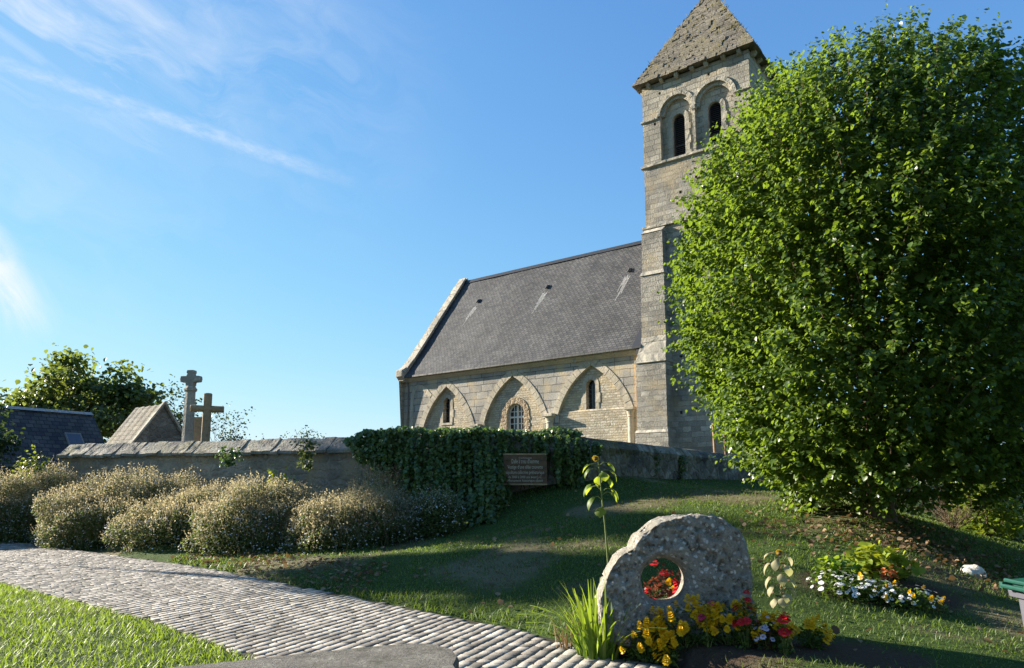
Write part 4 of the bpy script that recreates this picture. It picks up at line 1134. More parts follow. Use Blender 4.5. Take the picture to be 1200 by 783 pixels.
def leaf_shrub(name, label, X, Y, rx, ry, h, n, size, mat, seed, z=None, cat='shrub', lift=0.0, shell=.6, group=None):
    r = np.random.RandomState(seed); g = gz(X, Y) if z is None else z
    t = thing(name, label, cat, (X, Y, g), 0, group)
    P, az, el = mound_points(r, n, rx, ry, h, seed, shell); P[:, 2] += lift
    V, Fa = leaves(P, az, r, size, (-.8, .9), 1.1, .6)
    link('foliage', np_mesh('foliage', V, Fa), mat, t)
    mb = MB(); rnd = random.Random(seed)
    for k in range(9):
        a = k * 2.4; limb(mb, (0, 0, -.1), (math.cos(a) * rx / h * .7, math.sin(a) * ry / h * .7, 1), (h + lift) * .75, .022, 1, rnd, None, .3, .1, 2)
    mb.build('branches', M['bark'], t)
    return t
c = at(328, 575, 16.3)
leaf_shrub('yellow_green_shrub', 'bright yellow green shrub poking out above the aster bushes', c[0], 16.3, .5, .4, at(328, 555, 16.3)[2] - gz(c[0], 16.3), 1500, (.05, .09), M['lime_shrub_leaf'], 61, shell=.35)

# ------------------------------------------------------------------ ivy over the wall
def build_ivy():
    r = np.random.RandomState(17); X0, Y0 = -1.0, 17.25; g = gz(X0, 16.6)
    t = thing('ivy', 'thick dark ivy hanging over the churchyard wall around the wooden sign', 'ivy', (X0, Y0, g))
    N = 60000
    px = r.uniform(405, 705, N); py = r.uniform(497, 622, N)
    top = 5 * (value_noise(px, py * 0, .22, 8, 2) - .5) + np.interp(px, [405, 425, 470, 520, 560, 600, 640, 680, 705], [514, 504, 500, 502, 500, 503, 506, 513, 520]) + 5 * (value_noise(px, py * 0, .07, 4, 3) - .5)
    # lower fringe of the curtain, and the hole where the sign hangs
    low = np.interp(px, [405, 425, 450, 475, 500, 530, 560, 585, 597, 603, 640, 650, 660, 675, 690, 705], [522, 540, 552, 585, 612, 618, 617, 612, 590, 536, 534, 560, 582, 575, 545, 530])
    low = low + 30 * (value_noise(px, py * 0, .15, 5, 3) - .5)
    keep = (py > top) & (py < low)
    px, py, low, top = px[keep], py[keep], low[keep], top[keep]
    # depth in front of the wall: the curtain bulges out and piles up at its foot
    f = (py - top) / np.maximum(low - top, 1)
    dep = .05 + .55 * value_noise(px, py, .030, 2, 3) + (1.5 * f ** 1.5) * sstep(455, 500, px) * (1 - sstep(575, 600, px)) + .1 * f
    strand = value_noise(px, py, 1.0, 21, 1) * 0 + value_noise(px * .30, py * .022, 1.0, 22, 3)
    dep += .60 * (strand - .5)
    gap = (strand < .44) & (r.rand(len(px)) < .85)
    dep -= .30 * r.rand(len(px)) ** 2
    Yw = 17.25 + .05 * np.sin(px); Y = Yw - dep
    d = np.stack([(px - CX) / F_PX, np.ones_like(px)], -1)
    xc = (px - CX) / F_PX; yc = -(py - CY) / F_PX
    dy = math.cos(PITCH) - yc * math.sin(PITCH); dz = math.sin(PITCH) + yc * math.cos(PITCH)
    P = np.stack([xc / dy * Y, Y, EYE + dz / dy * Y], -1)
    sel = (r.rand(len(P)) < .62) & ~gap; P = P[sel]
    # top roll over the coping
    n = 2600; xx = r.uniform(-3.6, 1.7, n); oo = r.uniform(-.1, .6, n)
    T = np.stack([xx, Y0 + oo, 2.60 + .25 * value_noise(xx, oo, 1.6, 6, 3) + .12 * (1 - np.abs(oo - .25) * 2) + r.uniform(-.05, .05, n)], -1)
    P = np.concatenate([P, T])
    # stray shoots standing up
    P = P - np.array([X0, Y0, g])
    V, Fa = leaves(P, np.full(len(P), -math.pi / 2), r, (.045, .125), (-1.5, -.2), .9, .5)
    link('foliage', np_mesh('foliage', V, Fa), M['ivy_leaf'], t)
    mb = MB(); rnd = random.Random(4)
    for k in range(26):
        x = rnd.uniform(-3.4, 1.5); z = 2.6; y = 17.2
        path = [(x - X0, y - Y0, z - g)]
        for i in range(6): x += rnd.uniform(-.1, .1); z -= rnd.uniform(.1, .3); y -= .02; path.append((x - X0, y - Y0, max(z, gz(x, y) - .05) - g))
        mb.tube(path, .012, 5)
    mb.build('vines', M['bark'], t)
build_ivy()

def creeper(name, label, X, Y, z, w, h, n, seed, mat, size=(.05, .1)):
    r = np.random.RandomState(seed)
    x = r.normal(0, w * .35, n); v = r.rand(n); x *= 1 - .5 * v
    P = np.stack([x, -.08 - .12 * r.rand(n), -v * h], -1)
    V, Fa = leaves(P, np.full(n, -math.pi / 2), r, size, (-1.4, .2), .9, .5)
    o = link(name, np_mesh(name, V, Fa), mat, None, (X, Y, z)); tag(o, label, 'creeper')
for px, py, Yd, w, h, n, sd, lab, mt in ((272, 523, 18.15, .55, .5, 230, 71, 'small green creeper hanging down the wall below the two crosses', 'ivy_leaf'),
                                     (362, 514, 17.6, .45, .75, 220, 72, 'thin creeper over the coping midway between the crosses and the ivy', 'aster_leaf')):
    p = at(px, py, Yd); creeper('creeper', lab, p[0], p[1], p[2], w, h, n, sd, M[mt])
for px, py, Yd, w, h, n, sd, lab in ((762, 527, 19.6, .4, .7, 260, 76, 'dark leafy tuft hanging on the mossy wall right of the tall sunflower'), (795, 531, 20.4, .35, .8, 200, 77, 'second dark tuft on the mossy wall, nearer the big tree'), (668, 540, 17.15, .7, .8, 420, 78, 'shaggy dark creeper at the right end of the ivy by the sign')):
    p = at(px, py, Yd); creeper('creeper', lab, p[0], p[1], p[2], w, h, n, sd, M['ivy_leaf'])
p = at(42, 540, 21.0); leaf_shrub('climbing_shrub', 'yellow green climber sprawling over the left end of the churchyard wall', p[0], 20.9, .75, .5, p[2] + .35 - gz(p[0], 20.9), 1600, (.06, .11), leaf_mat('climber_leaf', [(0.05, 0.08, 0.012), (0.09, 0.12, 0.02), (0.14, 0.16, 0.03)], .4, (0.3, 0.36, 0.03)), 73, cat='shrub')
p = at(8, 545, 22.0); leaf_shrub('dark_shrub', 'dark green shrub at the very edge beyond the wall end', p[0], 22.5, .9, .6, 1.9, 1600, (.06, .11), M['dark_leaf'], 74)
p = at(-4, 495, 23.0); leafy_tree('young_tree', 'leafy young tree just reaching in beside the dark slate roof', p[0] - 1.0, 23.5, 4.3, 1.8, 75, 1.2, (.1, .17), 1500, M['dark_leaf'], blob=.25)

# ------------------------------------------------------------------ small buildings and crosses in the churchyard
def gabled(name, label, ridge_c, ang, length, half, ridge_z, eave_z, base_z, roof_m, wall_m, over=.12, cat='house'):
    t = thing(name, label, cat, (ridge_c[0], ridge_c[1], base_z), ang)
    rz, ez = ridge_z - base_z, eave_z - base_z; L = length / 2
    mb = MB(); mb.poly([(-L, -half, 0), (L, -half, 0), (L, half, 0), (-L, half, 0), (-L, -half, ez), (L, -half, ez), (L, half, ez), (-L, half, ez), (-L, 0, rz - .06), (L, 0, rz - .06)],
                       [(0, 1, 5, 4), (2, 3, 7, 6), (1, 2, 6, 9, 5), (3, 0, 4, 8, 7), (4, 5, 9, 8), (6, 7, 8, 9)])
    mb.build('wall', wall_m, t)
    s = (rz - ez) / half; o = over
    mb = MB()
    k = 14
    for sg in (-1, 1):
        vs = []
        for i in range(k + 1):
            x = -L - o + (2 * L + 2 * o) * i / k; j = .02 * math.sin(i * 2.1) if 0 < i < k else 0
            vs += [(x, 0, rz + .03 + j), (x, sg * (half + o), ez - o * s + .03 + j * .5), (x, sg * (half + o), ez - o * s - .05), (x, 0, rz - .05)]
        mb.poly(vs, [(i * 4 + a, (i + 1) * 4 + a, (i + 1) * 4 + (a + 1) % 4, i * 4 + (a + 1) % 4) for i in range(k) for a in range(4)] + [(0, 1, 2, 3), (k * 4 + 3, k * 4 + 2, k * 4 + 1, k * 4)])
    roof = mb.build('roof', roof_m, t)
    return t, roof, rz, ez, s

rub = stone_mat('dark_rubble', 'rubble', (0.13, 0.12, 0.10), (0.26, 0.24, 0.20), (0.17, 0.15, 0.12), (.3, .2), .9)
c = at(192, 475, 26.0); ax, ay = c[0], c[1]
dv = np.array([.80, -.60])
t, roof, rz, ez, s = gabled('stone_chapel', 'tiny steep gabled stone building left of the crosses with a pale tiled roof', (ax - dv[0] * 1.05, ay - dv[1] * 1.05), math.atan2(dv[1], dv[0]), 2.1, 1.02, 4.42, 2.95, 1.0, M['roofstone'], rub, .06, 'chapel')
mb = MB()
for sg in (-1, 1): mb.prism([(0, rz + .04), (sg * 1.12, ez - .10), (sg * 1.12, ez - .0), (0, rz + .15)], 'x', 1.0, 1.14)
mb.build('gable_coping', M['trim'], t)
c = at(105, 487, 31.0); dv = np.array([.53, .85]); L = 10.0
t, roof, rz, ez, s = gabled('slate_house', 'low stone house under a dark mossy slate roof with one skylight', (c[0] - dv[0] * L / 2, c[1] - dv[1] * L / 2), math.atan2(dv[1], dv[0]), L, 2.3, 4.52, 1.9, .5, M['old_slate'], rub, .15)
mb = MB(); x, y = L / 2 - 1.05, -1.15; z = rz + y * s * 1.0 + .05
def onroof(x, y, h): return (x, y, rz + y * s + .04 + h)
mb.poly([onroof(x - .32, y - .3, .06), onroof(x + .32, y - .3, .06), onroof(x + .32, y + .3, .06), onroof(x - .32, y + .3, .06), onroof(x - .34, y - .32, -.03), onroof(x + .34, y - .32, -.03), onroof(x + .34, y + .32, -.03), onroof(x - .34, y + .32, -.03)],
        [(0, 1, 2, 3), (4, 5, 1, 0), (5, 6, 2, 1), (6, 7, 3, 2), (7, 4, 0, 3)])
sk = mb.build('skylight', M['pipe'], t)
mb = MB(); mb.face([onroof(x - .27, y - .25, .064), onroof(x + .27, y - .25, .064), onroof(x + .27, y + .25, .064), onroof(x - .27, y + .25, .064)]); mb.build('pane', plain('skylight_glass', (.06, .07, .09), .08, .1, 3, .6), sk)
mb = MB(); mb.prism([(-.12, rz - .0), (0, rz + .12), (.12, rz - .0)], 'x', -L / 2 - .1, L / 2 + .1); mb.build('ridge_tiles', M['lead'], t)

def build_crosses():
    p = at(220, 510, 24.0); X, Y = p[0], 24.0; g = gz(X, Y); top = at(224, 434, 24)[2] - g
    t = thing('stone_cross', 'tall grey lichened cross with short arms and a moulded collar', 'cross', (X, Y, g), R(-8))
    mb = MB(); mb.box(-.6, .6, -.6, .6, 0, .35); mb.box(-.4, .4, -.4, .4, .35, .7); mb.build('plinth', M['cross'], t, bevel=.03)
    za = at(224, 445, 24)[2] - g
    mb = MB(); zc = at(222, 456, 24)[2] - g
    mb.lathe([(.2, .7), (.19, 1.2), (.165, zc - .1), (.21, zc - .06), (.22, zc), (.17, zc + .06), (.15, zc + .1)], 8)
    mb.build('shaft', M['cross'], t, bevel=.0)
    mb = MB(); mb.prism([(-.14, zc + .1), (.14, zc + .1), (.15, za - .1), (.34, za - .09), (.36, za + .02), (.34, za + .12), (.14, za + .12), (.10, top - .12), (.14, top - .1), (.12, top), (-.12, top), (-.14, top - .1), (-.10, top - .12), (-.14, za + .12), (-.34, za + .12), (-.36, za + .02), (-.34, za - .09), (-.15, za - .1)], 'y', -.11, .11)
    mb.build('cross_head', M['cross'], t, bevel=.025)
    p = at(241, 510, 22.0); X, Y = p[0], 22.0; g = gz(X, Y); top = at(243, 461, 22)[2] - g; za = at(242, 479, 22)[2] - g
    t = thing('stone_cross', 'shorter brown cross with thick rounded arms in front of the tall grey one', 'cross', (X, Y, g), R(22))
    mb = MB(); mb.box(-.45, .45, -.45, .45, 0, .4); mb.build('plinth', M['brown_cross'], t, bevel=.03)
    mb = MB(); mb.lathe([(.135, .4), (.125, top - .02), (.10, top)], 12); mb.build('shaft', M['brown_cross'], t)
    mb = MB(); mb.tube([(-.49, 0, za), (-.47, 0, za), (.47, 0, za - .01), (.49, 0, za - .01)], [.08, .105, .105, .08], 12); mb.build('crossbar', M['brown_cross'], t)
    p = at(232, 510, 25.0); X, Y = p[0], 25.0; g = gz(X, Y); top = at(232, 489, 25)[2] - g
    mb = MB(); mb.prism([(-.13, 0), (.13, 0), (.13, top - .62), (.15, top - .58), (.13, top - .54), (.13, top - .06), (.15, top), (-.15, top), (-.13, top - .06), (-.13, top - .54), (-.15, top - .58), (-.13, top - .62)], 'y', -.11, .11)
    o = mb.build('grave_pillar', M['brown_cross'], None, bevel=.015, loc=(X, Y, g)); tag(o, 'narrow stone grave pillar between the two crosses', 'gravestone')
build_crosses()

# ------------------------------------------------------------------ wooden sign
def text_mesh(body, size, xscale=1.0):
    cu = bpy.data.curves.new('lettering', 'FONT'); cu.body = body; cu.size = size; cu.align_x = 'CENTER'; cu.extrude = .004; cu.resolution_u = 2
    o = bpy.data.objects.new('lettering_source', cu); COL.objects.link(o)
    dg = bpy.context.evaluated_depsgraph_get(); me = bpy.data.meshes.new_from_object(o.evaluated_get(dg))
    bpy.data.objects.remove(o); bpy.data.curves.remove(cu)
    xs = [v.co.x for v in me.vertices]; w = max(xs) - min(xs)
    for v in me.vertices: v.co = (v.co.x * xscale / w, -v.co.z, v.co.y)
    me.materials.clear()
    return me
def build_sign():
    Y = 16.72; a = at(590, 533, Y); b = at(641, 567, Y); cx = (a[0] + b[0]) / 2; W = (b[0] - a[0]) / 2; zt, zb = a[2], b[2]; h = zt - zb
    t = thing('wooden_sign', 'brown wooden information board with pale carved French lettering amid the ivy', 'sign', (cx, Y, zb), R(-2))
    wood = plain('sign_wood', (0.15, 0.088, 0.045), .7, .4, 6, .3, .4, c2=(.075, .042, .022))
    mb = MB(); k = 5
    for i in range(k): mb.box(-W, W, -.02 + .002 * (i % 2), .02, h * i / k + .002, h * (i + 1) / k - .002, .002)
    mb.build('board', wood, t)
    edge = plain('pale_edge_wood', (0.30, 0.20, 0.11), .7, .3, 9)
    for z in (-.03, h - .005):
        mb = MB(); mb.box(-W - .01, W + .01, -.035, .03, z, z + .035); mb.build('batten', edge, t)
    ink = plain('cream_paint', (.52, .44, .34), .7, .15)
    for body, zf, size, wf in (('Dalle à trou d\'homme', .70, .15, 1.25), ('Vestige d\'une allée couverte', .52, .12, 1.62), ('sépulture collective préhistorique', .335, .12, 1.75), ('de 3000 à 2000 ans avant J.-C.', .19, .085, 1.55), ('Monument historique classé', .07, .085, 1.6), ('Commune', .865, .055, .6)):
        me = text_mesh(body, size, W * wf); o = link('lettering', me, ink, t, (0, -.026, h * zf))
build_sign()


# ------------------------------------------------------------------ holed megalith
def build_stone():
    Y = 6.78; O = at(800, 738, Y); ox, oz = O[0], gz(O[0], Y)
    OUT = [(704, 694), (711, 680), (716, 666), (723.5, 654), (741, 643), (748, 631), (761, 619), (770, 612), (782, 607.5), (802, 605), (815, 604), (827, 602.5), (838, 605), (851, 610), (861, 615), (868, 622), (876, 635), (879.5, 651), (882, 672), (885, 696), (887.5, 715), (892, 731), (896, 752), (850, 768), (800, 768), (740, 762), (706, 752), (702, 715)]
    hc = at(780, 682, Y); hx, hz = hc[0] - ox, hc[2] - oz
    poly = np.array([[at(a, b, Y)[0] - ox, at(a, b, Y)[2] - oz] for a, b in OUT])
    na = 220; ang = np.linspace(0, 2 * math.pi, na, endpoint=False)
    d = np.stack([np.cos(ang), np.sin(ang)], -1); rad = np.zeros(na)
    c = np.array([hx, hz]); q0 = poly - c; q1 = np.roll(poly, -1, 0) - c
    for i in range(na):
        e = q1 - q0; den = d[i, 0] * e[:, 1] - d[i, 1] * e[:, 0]
        tt = (q0[:, 0] * e[:, 1] - q0[:, 1] * e[:, 0]) / np.where(abs(den) < 1e-9, 1e-9, den)
        uu = (q0[:, 0] * d[i, 1] - q0[:, 1] * d[i, 0]) / np.where(abs(den) < 1e-9, 1e-9, den)
        ok = (tt > 0) & (uu >= 0) & (uu <= 1); rad[i] = tt[ok].max() if ok.any() else rad[i - 1]
    rad = (np.roll(rad, 1) + 2 * rad + np.roll(rad, -1)) / 4
    rh = .207 * (1 + .03 * np.sin(2 * ang + 1) + .02 * np.sin(5 * ang))
    T = .36; sec = []
    # one closed loop of (fraction from hole to rim, depth): front face, rounded rim, back face, bored hole with a funnel on the front
    fr = list(np.linspace(.10, .97, 26)); rim = [(1 - .035 * (1 - math.sin(a)) , T * (.5 - .5 * math.cos(a) * 1)) for a in np.linspace(0.25, math.pi - .25, 8)]
    loop = [('h', -.0, .10), ('h', .018, .055), ('h', .05, .02)] + [('f', f, 0.0) for f in fr] + [('f', a, b) for a, b in rim] + [('f', f, T) for f in list(np.linspace(.97, .10, 12))] + [('h', .02, T - .03), ('h', 0, T - .08), ('h', -.008, .2)]
    V = []
    for kind, a, y in loop:
        r_ = rh + a if kind == 'h' else (rh + .05) + (rad - rh - .05) * a
        y_ = np.full(na, y)
        V.append(np.stack([hx + d[:, 0] * r_, y_, hz + d[:, 1] * r_], -1))
    V = np.array(V); k = len(loop)
    # weathering: pits and lumps pushed along y on the faces, radially on the rim
    X, Z = V[..., 0], V[..., 2]
    n1 = value_noise(X + 5, Z + 3, 3.0, 11, 3) - .5; n2 = value_noise(X + 9, Z, 14, 12, 3) - .5
    wface = np.array([1.0 if kind == 'f' and y < T * .5 else (-1.0 if kind == 'f' else 0.25) for kind, a, y in loop])[:, None]
    fade = np.array([(min(1, a * 3) if kind == 'f' else .2) for kind, a, y in loop])[:, None]
    pits = sstep(.60, .74, value_noise(X + 2, Z + 8, 26, 14, 2))
    crack = sstep(.5, 1, 1 - np.abs((Z - hz - .30) + .55 * (X - hx - .28) - .04 * np.sin(X * 40)) / .035) * sstep(.1, .2, X - hx) * (1 - sstep(.38, .5, X - hx))
    V[..., 1] += wface * fade * (-n1 * .11 - n2 * .05 + pits * .035 + crack * .07)
    edge = np.array([sstep(.8, 1.0, a) if kind == 'f' else 0 for kind, a, y in loop])[:, None]
    s_ = 1 + edge * (.05 * (value_noise(X * 1, Z + V[..., 1] * 2, 9, 15, 3) - .5) * 2)
    V[..., 0] = hx + (V[..., 0] - hx) * s_; V[..., 2] = hz + (V[..., 2] - hz) * s_
    i = np.arange(k * na).reshape(k, na); Fa = np.stack([i, np.roll(i, -1, 1), np.roll(np.roll(i, -1, 0), -1, 1), np.roll(i, -1, 0)], -1).reshape(-1, 4)
    m, n = new_mat('pitted_limestone')
    oc = n.add('ShaderNodeTexCoord').outputs['Object']
    f1 = n.noise(oc, 22, 8, 0.72); f2 = n.noise(oc, 5, 6, 0.65); f3 = n.noise(oc, 55, 4, .6)
    col = n.ramp(f2, [(.3, (.13, .12, .098)), (.5, (.26, .24, .20)), (.7, (.175, .16, .128))])
    spots = n.add('ShaderNodeTexVoronoi', Vector=n.vadd(oc, n.vscale(n.add('ShaderNodeTexNoise', Vector=oc, Scale=20.0).outputs['Color'], .05)), Scale=19.0).outputs['Distance']
    sp = n.math('MULTIPLY', n.math('SUBTRACT', 1.0, n.step(spots, .20, .40)), n.ramp(n.noise(oc, 4.0, 4), [(.38, 0.0), (.52, 1.0)]))
    col = n.mix(n.math('MULTIPLY', sp, .85), col, (.56, .54, .49))
    dk = n.ramp(f1, [(.34, 1.0), (.44, 0.0)])
    col = n.mix(n.math('MULTIPLY', dk, .85), col, (.035, .030, .024))
    col = n.mix(.5, col, n.ramp(f3, [(.3, .55), (.7, 1.35)]), 'MULTIPLY')
    hgt = n.math('ADD', n.math('MULTIPLY', f1, 1.0), n.math('MULTIPLY', f3, .5))
    finish(n, col, .92, n.bump(hgt, .9, .035), .12)
    o = link('holed_stone', np_mesh('holed_stone', V.reshape(-1, 3), Fa, True), m, None, (ox, Y, oz))
    tag(o, 'upright grey lichened slab with a round hole through it, ringed by flowers', 'standing stone')
build_stone()


# ------------------------------------------------------------------ flowers
def rosette(n_rings, petals, rad, cup, seed=0):
    r = random.Random(seed); mb = MB()
    for k in range(n_rings):
        f = 1 - k / n_rings * .75; n = petals - 2 * k
        for i in range(n):
            a = 2 * math.pi * (i + .5 * (k % 2)) / n + r.uniform(-.1, .1); w = math.pi / n * 1.15
            r0, r1 = rad * f * .15, rad * f * r.uniform(.9, 1.08); z0, z1 = cup * k * .35, cup * (k * .42 + .12 - .25 * (k == 0))
            P = lambda rr, aa, z: (rr * math.cos(aa), rr * math.sin(aa), z)
            mb.poly([P(r0, a, z0), P(r1 * .8, a - w, z1), P(r1, a, z1 - cup * .05), P(r1 * .8, a + w, z1)], [(0, 1, 2, 3)])
    return mb.mesh('blossom')
def petal_mat(name, c1, c2): return leaf_mat(name, [c1, c2], .3, c2, .55, .2)
YEL = petal_mat('marigold_petal', (.62, .33, .006), (.72, .48, .012)); RED = petal_mat('red_petal', (.42, .012, .018), (.55, .02, .03)); PINK = petal_mat('pink_petal', (.50, .02, .09), (.6, .04, .14)); VIO = petal_mat('pale_violet_petal', (.35, .33, .45), (.5, .48, .6)); WHI = M['white_petal']
ORA = petal_mat('rust_petal', (.45, .10, .03), (.5, .16, .05))
BL_Y = rosette(4, 10, .034, .034, 1); BL_Y.materials.append(YEL)
BL_R = rosette(2, 7, .045, .03, 2); BL_R.materials.append(RED)
BL_P = rosette(2, 7, .036, .03, 3); BL_P.materials.append(PINK)
BL_W = rosette(1, 12, .028, .012, 4); BL_W.materials.append(WHI)
BL_V = rosette(1, 7, .022, .012, 5); BL_V.materials.append(VIO)
BL_O = rosette(2, 6, .04, .04, 6); BL_O.materials.append(ORA)
M['bedding_leaf'] = leaf_mat('bedding_leaf', [(0.025, 0.05, 0.010), (0.045, 0.08, 0.015), (0.07, 0.11, 0.02)], .35, (.2, .3, .03), .5, .3)
M['bronze_leaf'] = leaf_mat('bronze_leaf', [(0.05, 0.02, 0.015), (0.08, 0.03, 0.02), (0.04, 0.05, 0.015)], .3, (.25, .06, .03), .5, .3)

def flower_plant(name, label, cat, X, Y, rx, ry, h, nleaf, lsize, blossoms, seed, leafm=None, group='flowers around the holed stone', bsize=(.95, 1.4), up=.55):
    r = np.random.RandomState(seed); g = gz(X, Y)
    t = thing(name, label, cat, (X, Y, g), 0, group)
    P, az, el = mound_points(r, nleaf, rx, ry, h, seed, .8)
    P[:, 2] += ground_z(P[:, 0] + X, P[:, 1] + Y) - g
    V, Fa = leaves(P, az, r, lsize, (-.5, .9), 1.2, .6, SMALL_V, SMALL_F, 1.2)
    mb = MB()
    for i in range(14):
        p = P[r.randint(len(P))]; mb.tube([(p[0] * .3, p[1] * .3, -.02), (p[0] * .7, p[1] * .7, p[2] * .6), tuple(p)], .004, 4)
    link('foliage', np_mesh('foliage', V, Fa), leafm or M['bedding_leaf'], t)
    mb.build('stems', M['stem'], t)
    for me, n, (ex, ey) in blossoms:
        for k in range(n):
            a = r.uniform(0, 6.283); e = np.arcsin(r.uniform(.28, .97)); u = r.uniform(.98, 1.18)
            if r.rand() < .62: a = r.uniform(math.pi, 2 * math.pi)      # most turn to the path
            p = np.array([math.cos(a) * math.cos(e) * rx * u + ex, math.sin(a) * math.cos(e) * ry * u + ey, math.sin(e) * h * u + .02])
            p[2] += gz(p[0] + X, p[1] + Y) - g
            o = bpy.data.objects.new('blossom', me); COL.objects.link(o); o.parent = t; o.location = tuple(p)
            dv = Vector((math.cos(a) * math.cos(e), math.sin(a) * math.cos(e), math.sin(e) + up)).normalized()
            o.rotation_euler = dv.to_track_quat('Z', 'Y').to_euler(); s = r.uniform(*bsize); o.scale = (s, s, s)
    return t
def on(px, py): p = on_ground(px, py, 4, 30); return float(p[0]), float(p[1])
def bed(px, Y): return (px - 600) / F_PX * Y, Y
x, y = bed(752, 6.66); flower_plant('marigold', 'airy yellow marigold directly below the hole of the stone', 'marigold', x, y, .24, .10, .36, 380, (.03, .06), [(BL_Y, 22, (0, 0))], 81)
x, y = bed(796, 6.62); flower_plant('marigold', 'fullest yellow marigold clump at the middle of the stone front', 'marigold', x, y, .29, .10, .36, 480, (.025, .05), [(BL_Y, 48, (0, 0))], 82)
x, y = bed(846, 6.58); flower_plant('marigold', 'yellow marigold clump just below the red and pink blooms', 'marigold', x, y, .26, .10, .36, 430, (.025, .05), [(BL_Y, 40, (0, 0))], 83)
x, y = bed(892, 6.46); flower_plant('marigold', 'yellow marigold at the lower right corner of the stone', 'marigold', x, y, .17, .09, .24, 330, (.03, .06), [(BL_Y, 24, (0, 0))], 84)
x, y = bed(939, 6.46); flower_plant('marigold', 'outlying yellow marigold right of the withered little sunflower', 'marigold', x, y, .14, .09, .22, 240, (.03, .06), [(BL_Y, 13, (0, 0))], 85)
x, y = bed(775, 6.5); flower_plant('marigold', 'tiny low marigold at the very front of the bed near the setts', 'marigold', x, y, .09, .07, .11, 120, (.025, .05), [(BL_Y, 5, (0, 0))], 86)
x, y = bed(768, 7.28); flower_plant('red_begonia', 'red flowers seen through the left half of the hole', 'begonia', x, y, .17, .14, .60, 420, (.035, .07), [(BL_R, 11, (0, 0)), (BL_Y, 2, (0, 0))], 87, M['bronze_leaf'])
x, y = bed(799, 7.24); flower_plant('red_begonia', 'red flowers seen through the right half of the hole', 'begonia', x, y, .14, .12, .56, 380, (.035, .07), [(BL_R, 10, (0, 0))], 88, M['bronze_leaf'])
x, y = bed(864, 6.45); flower_plant('red_geranium', 'tall bright red bloom leaning against the stone above the marigolds', 'geranium', x, y, .10, .08, .45, 220, (.03, .06), [(BL_R, 12, (0, 0))], 89, bsize=(.8, 1.1))
x, y = bed(821, 6.52); flower_plant('pink_flower', 'single pink bloom low against the middle of the stone', 'flower', x, y, .06, .05, .40, 90, (.03, .05), [(BL_P, 3, (0, 0))], 90)
x, y = bed(907, 6.28); flower_plant('crimson_flower', 'crimson bloom between the withered sunflower and the stone', 'flower', x, y, .06, .05, .30, 100, (.03, .05), [(BL_R, 4, (0, 0))], 91)
x, y = bed(886, 6.42); flower_plant('lobelia', 'pale violet sprays spilling along the lower right edge of the stone', 'lobelia', x, y, .13, .09, .26, 260, (.02, .04), [(BL_V, 22, (0, 0))], 92, M['bronze_leaf'])

x, y = on(985, 697); flower_plant('daisy', 'white daisies at the left end of the bed on the lawn', 'daisy', x, y, .36, .3, .22, 700, (.03, .06), [(BL_W, 42, (0, 0))], 93, group='daisies in the lawn bed', bsize=(.7, 1.2))
x, y = on(1022, 703); flower_plant('daisy', 'dense white daisies at the middle of the bed on the lawn', 'daisy', x, y, .36, .28, .22, 700, (.03, .06), [(BL_W, 58, (0, 0)), (BL_Y, 4, (0, 0))], 94, group='daisies in the lawn bed', bsize=(.6, 1.1))
x, y = on(1066, 712); flower_plant('daisy', 'mixed white and yellow daisies at the right end of the bed on the lawn', 'daisy', x, y, .36, .26, .2, 700, (.03, .06), [(BL_W, 44, (0, 0)), (BL_Y, 9, (0, 0))], 95, group='daisies in the lawn bed', bsize=(.55, 1.0))
x, y = on(1042, 694); flower_plant('rust_flower', 'rust red flower head in the middle of the lawn bed', 'flower', x, y, .12, .1, .24, 160, (.03, .06), [(BL_O, 9, (0, 0))], 96, M['bronze_leaf'], group='daisies in the lawn bed')
x, y = on(1030, 676); leaf_shrub('hydrangea', 'leafy yellow green plant behind the daisies', x, y, .40, .3, .36, 420, (.07, .13), M['lime_shrub_leaf'], 97, cat='plant')
x, y = on(983, 682); leaf_shrub('leafy_plant', 'low mid green leafy plant standing among the leftmost daisies', x, y, .28, .2, .28, 320, (.06, .1), M['strap_leaf'], 98, cat='plant')


def strap_clump(name, label, X, Y, n, h, w, spread, seed, cat='plant', mat=None):
    r = np.random.RandomState(seed); g = gz(X, Y); parts = []
    for i in range(n):
        a = r.uniform(0, 6.283); L = h * r.uniform(.55, 1.1); b0 = np.array([math.cos(a), math.sin(a), 0]) * spread * r.rand() ** .6
        lean = r.uniform(.08, .55) if r.rand() < .8 else r.uniform(.7, 1.2); a2 = a + r.normal(0, .5); dirh = np.array([math.cos(a2), math.sin(a2), 0]); side = np.array([-dirh[1], dirh[0], 0]); m = 7; V = []
        for k in range(m):
            f = k / (m - 1); p = b0 + dirh * L * lean * f ** 1.7 + np.array([0, 0, L * (f - .28 * lean * f ** 3)])
            ww = w * r.uniform(.95, 1.05) * (1 - f ** 2.2) * .5 + .001; V += [p - side * ww, p + side * ww + np.array([0, 0, .003])]
        V = np.array(V); F = [(2 * k, 2 * k + 1, 2 * k + 3) for k in range(m - 1)] + [(2 * k, 2 * k + 3, 2 * k + 2) for k in range(m - 1)]
        parts.append((V, F))
    V, Fa = join_np(parts); o = link(name, np_mesh(name, V, Fa), mat or M['strap_leaf'], None, (X, Y, g - .01)); tag(o, label, cat)
x, y = bed(697, 6.9); strap_clump('iris_clump', 'clump of long bright green sword leaves beside the holed stone', x, y, 120, .72, .030, .2, 101)
x, y = bed(665, 7.25); strap_clump('withered_leaves', 'curled brown withered strap leaves beside the sword leaf clump', x, y, 26, .36, .014, .15, 102, mat=M['dead_leaf'])
p = on_ground(955, 574, 15, 40); strap_clump('strap_plant', 'dark strappy plant at the foot of the wall behind the tree', float(p[0]), float(p[1]), 70, .8, .035, .35, 103, mat=M['dark_leaf'])

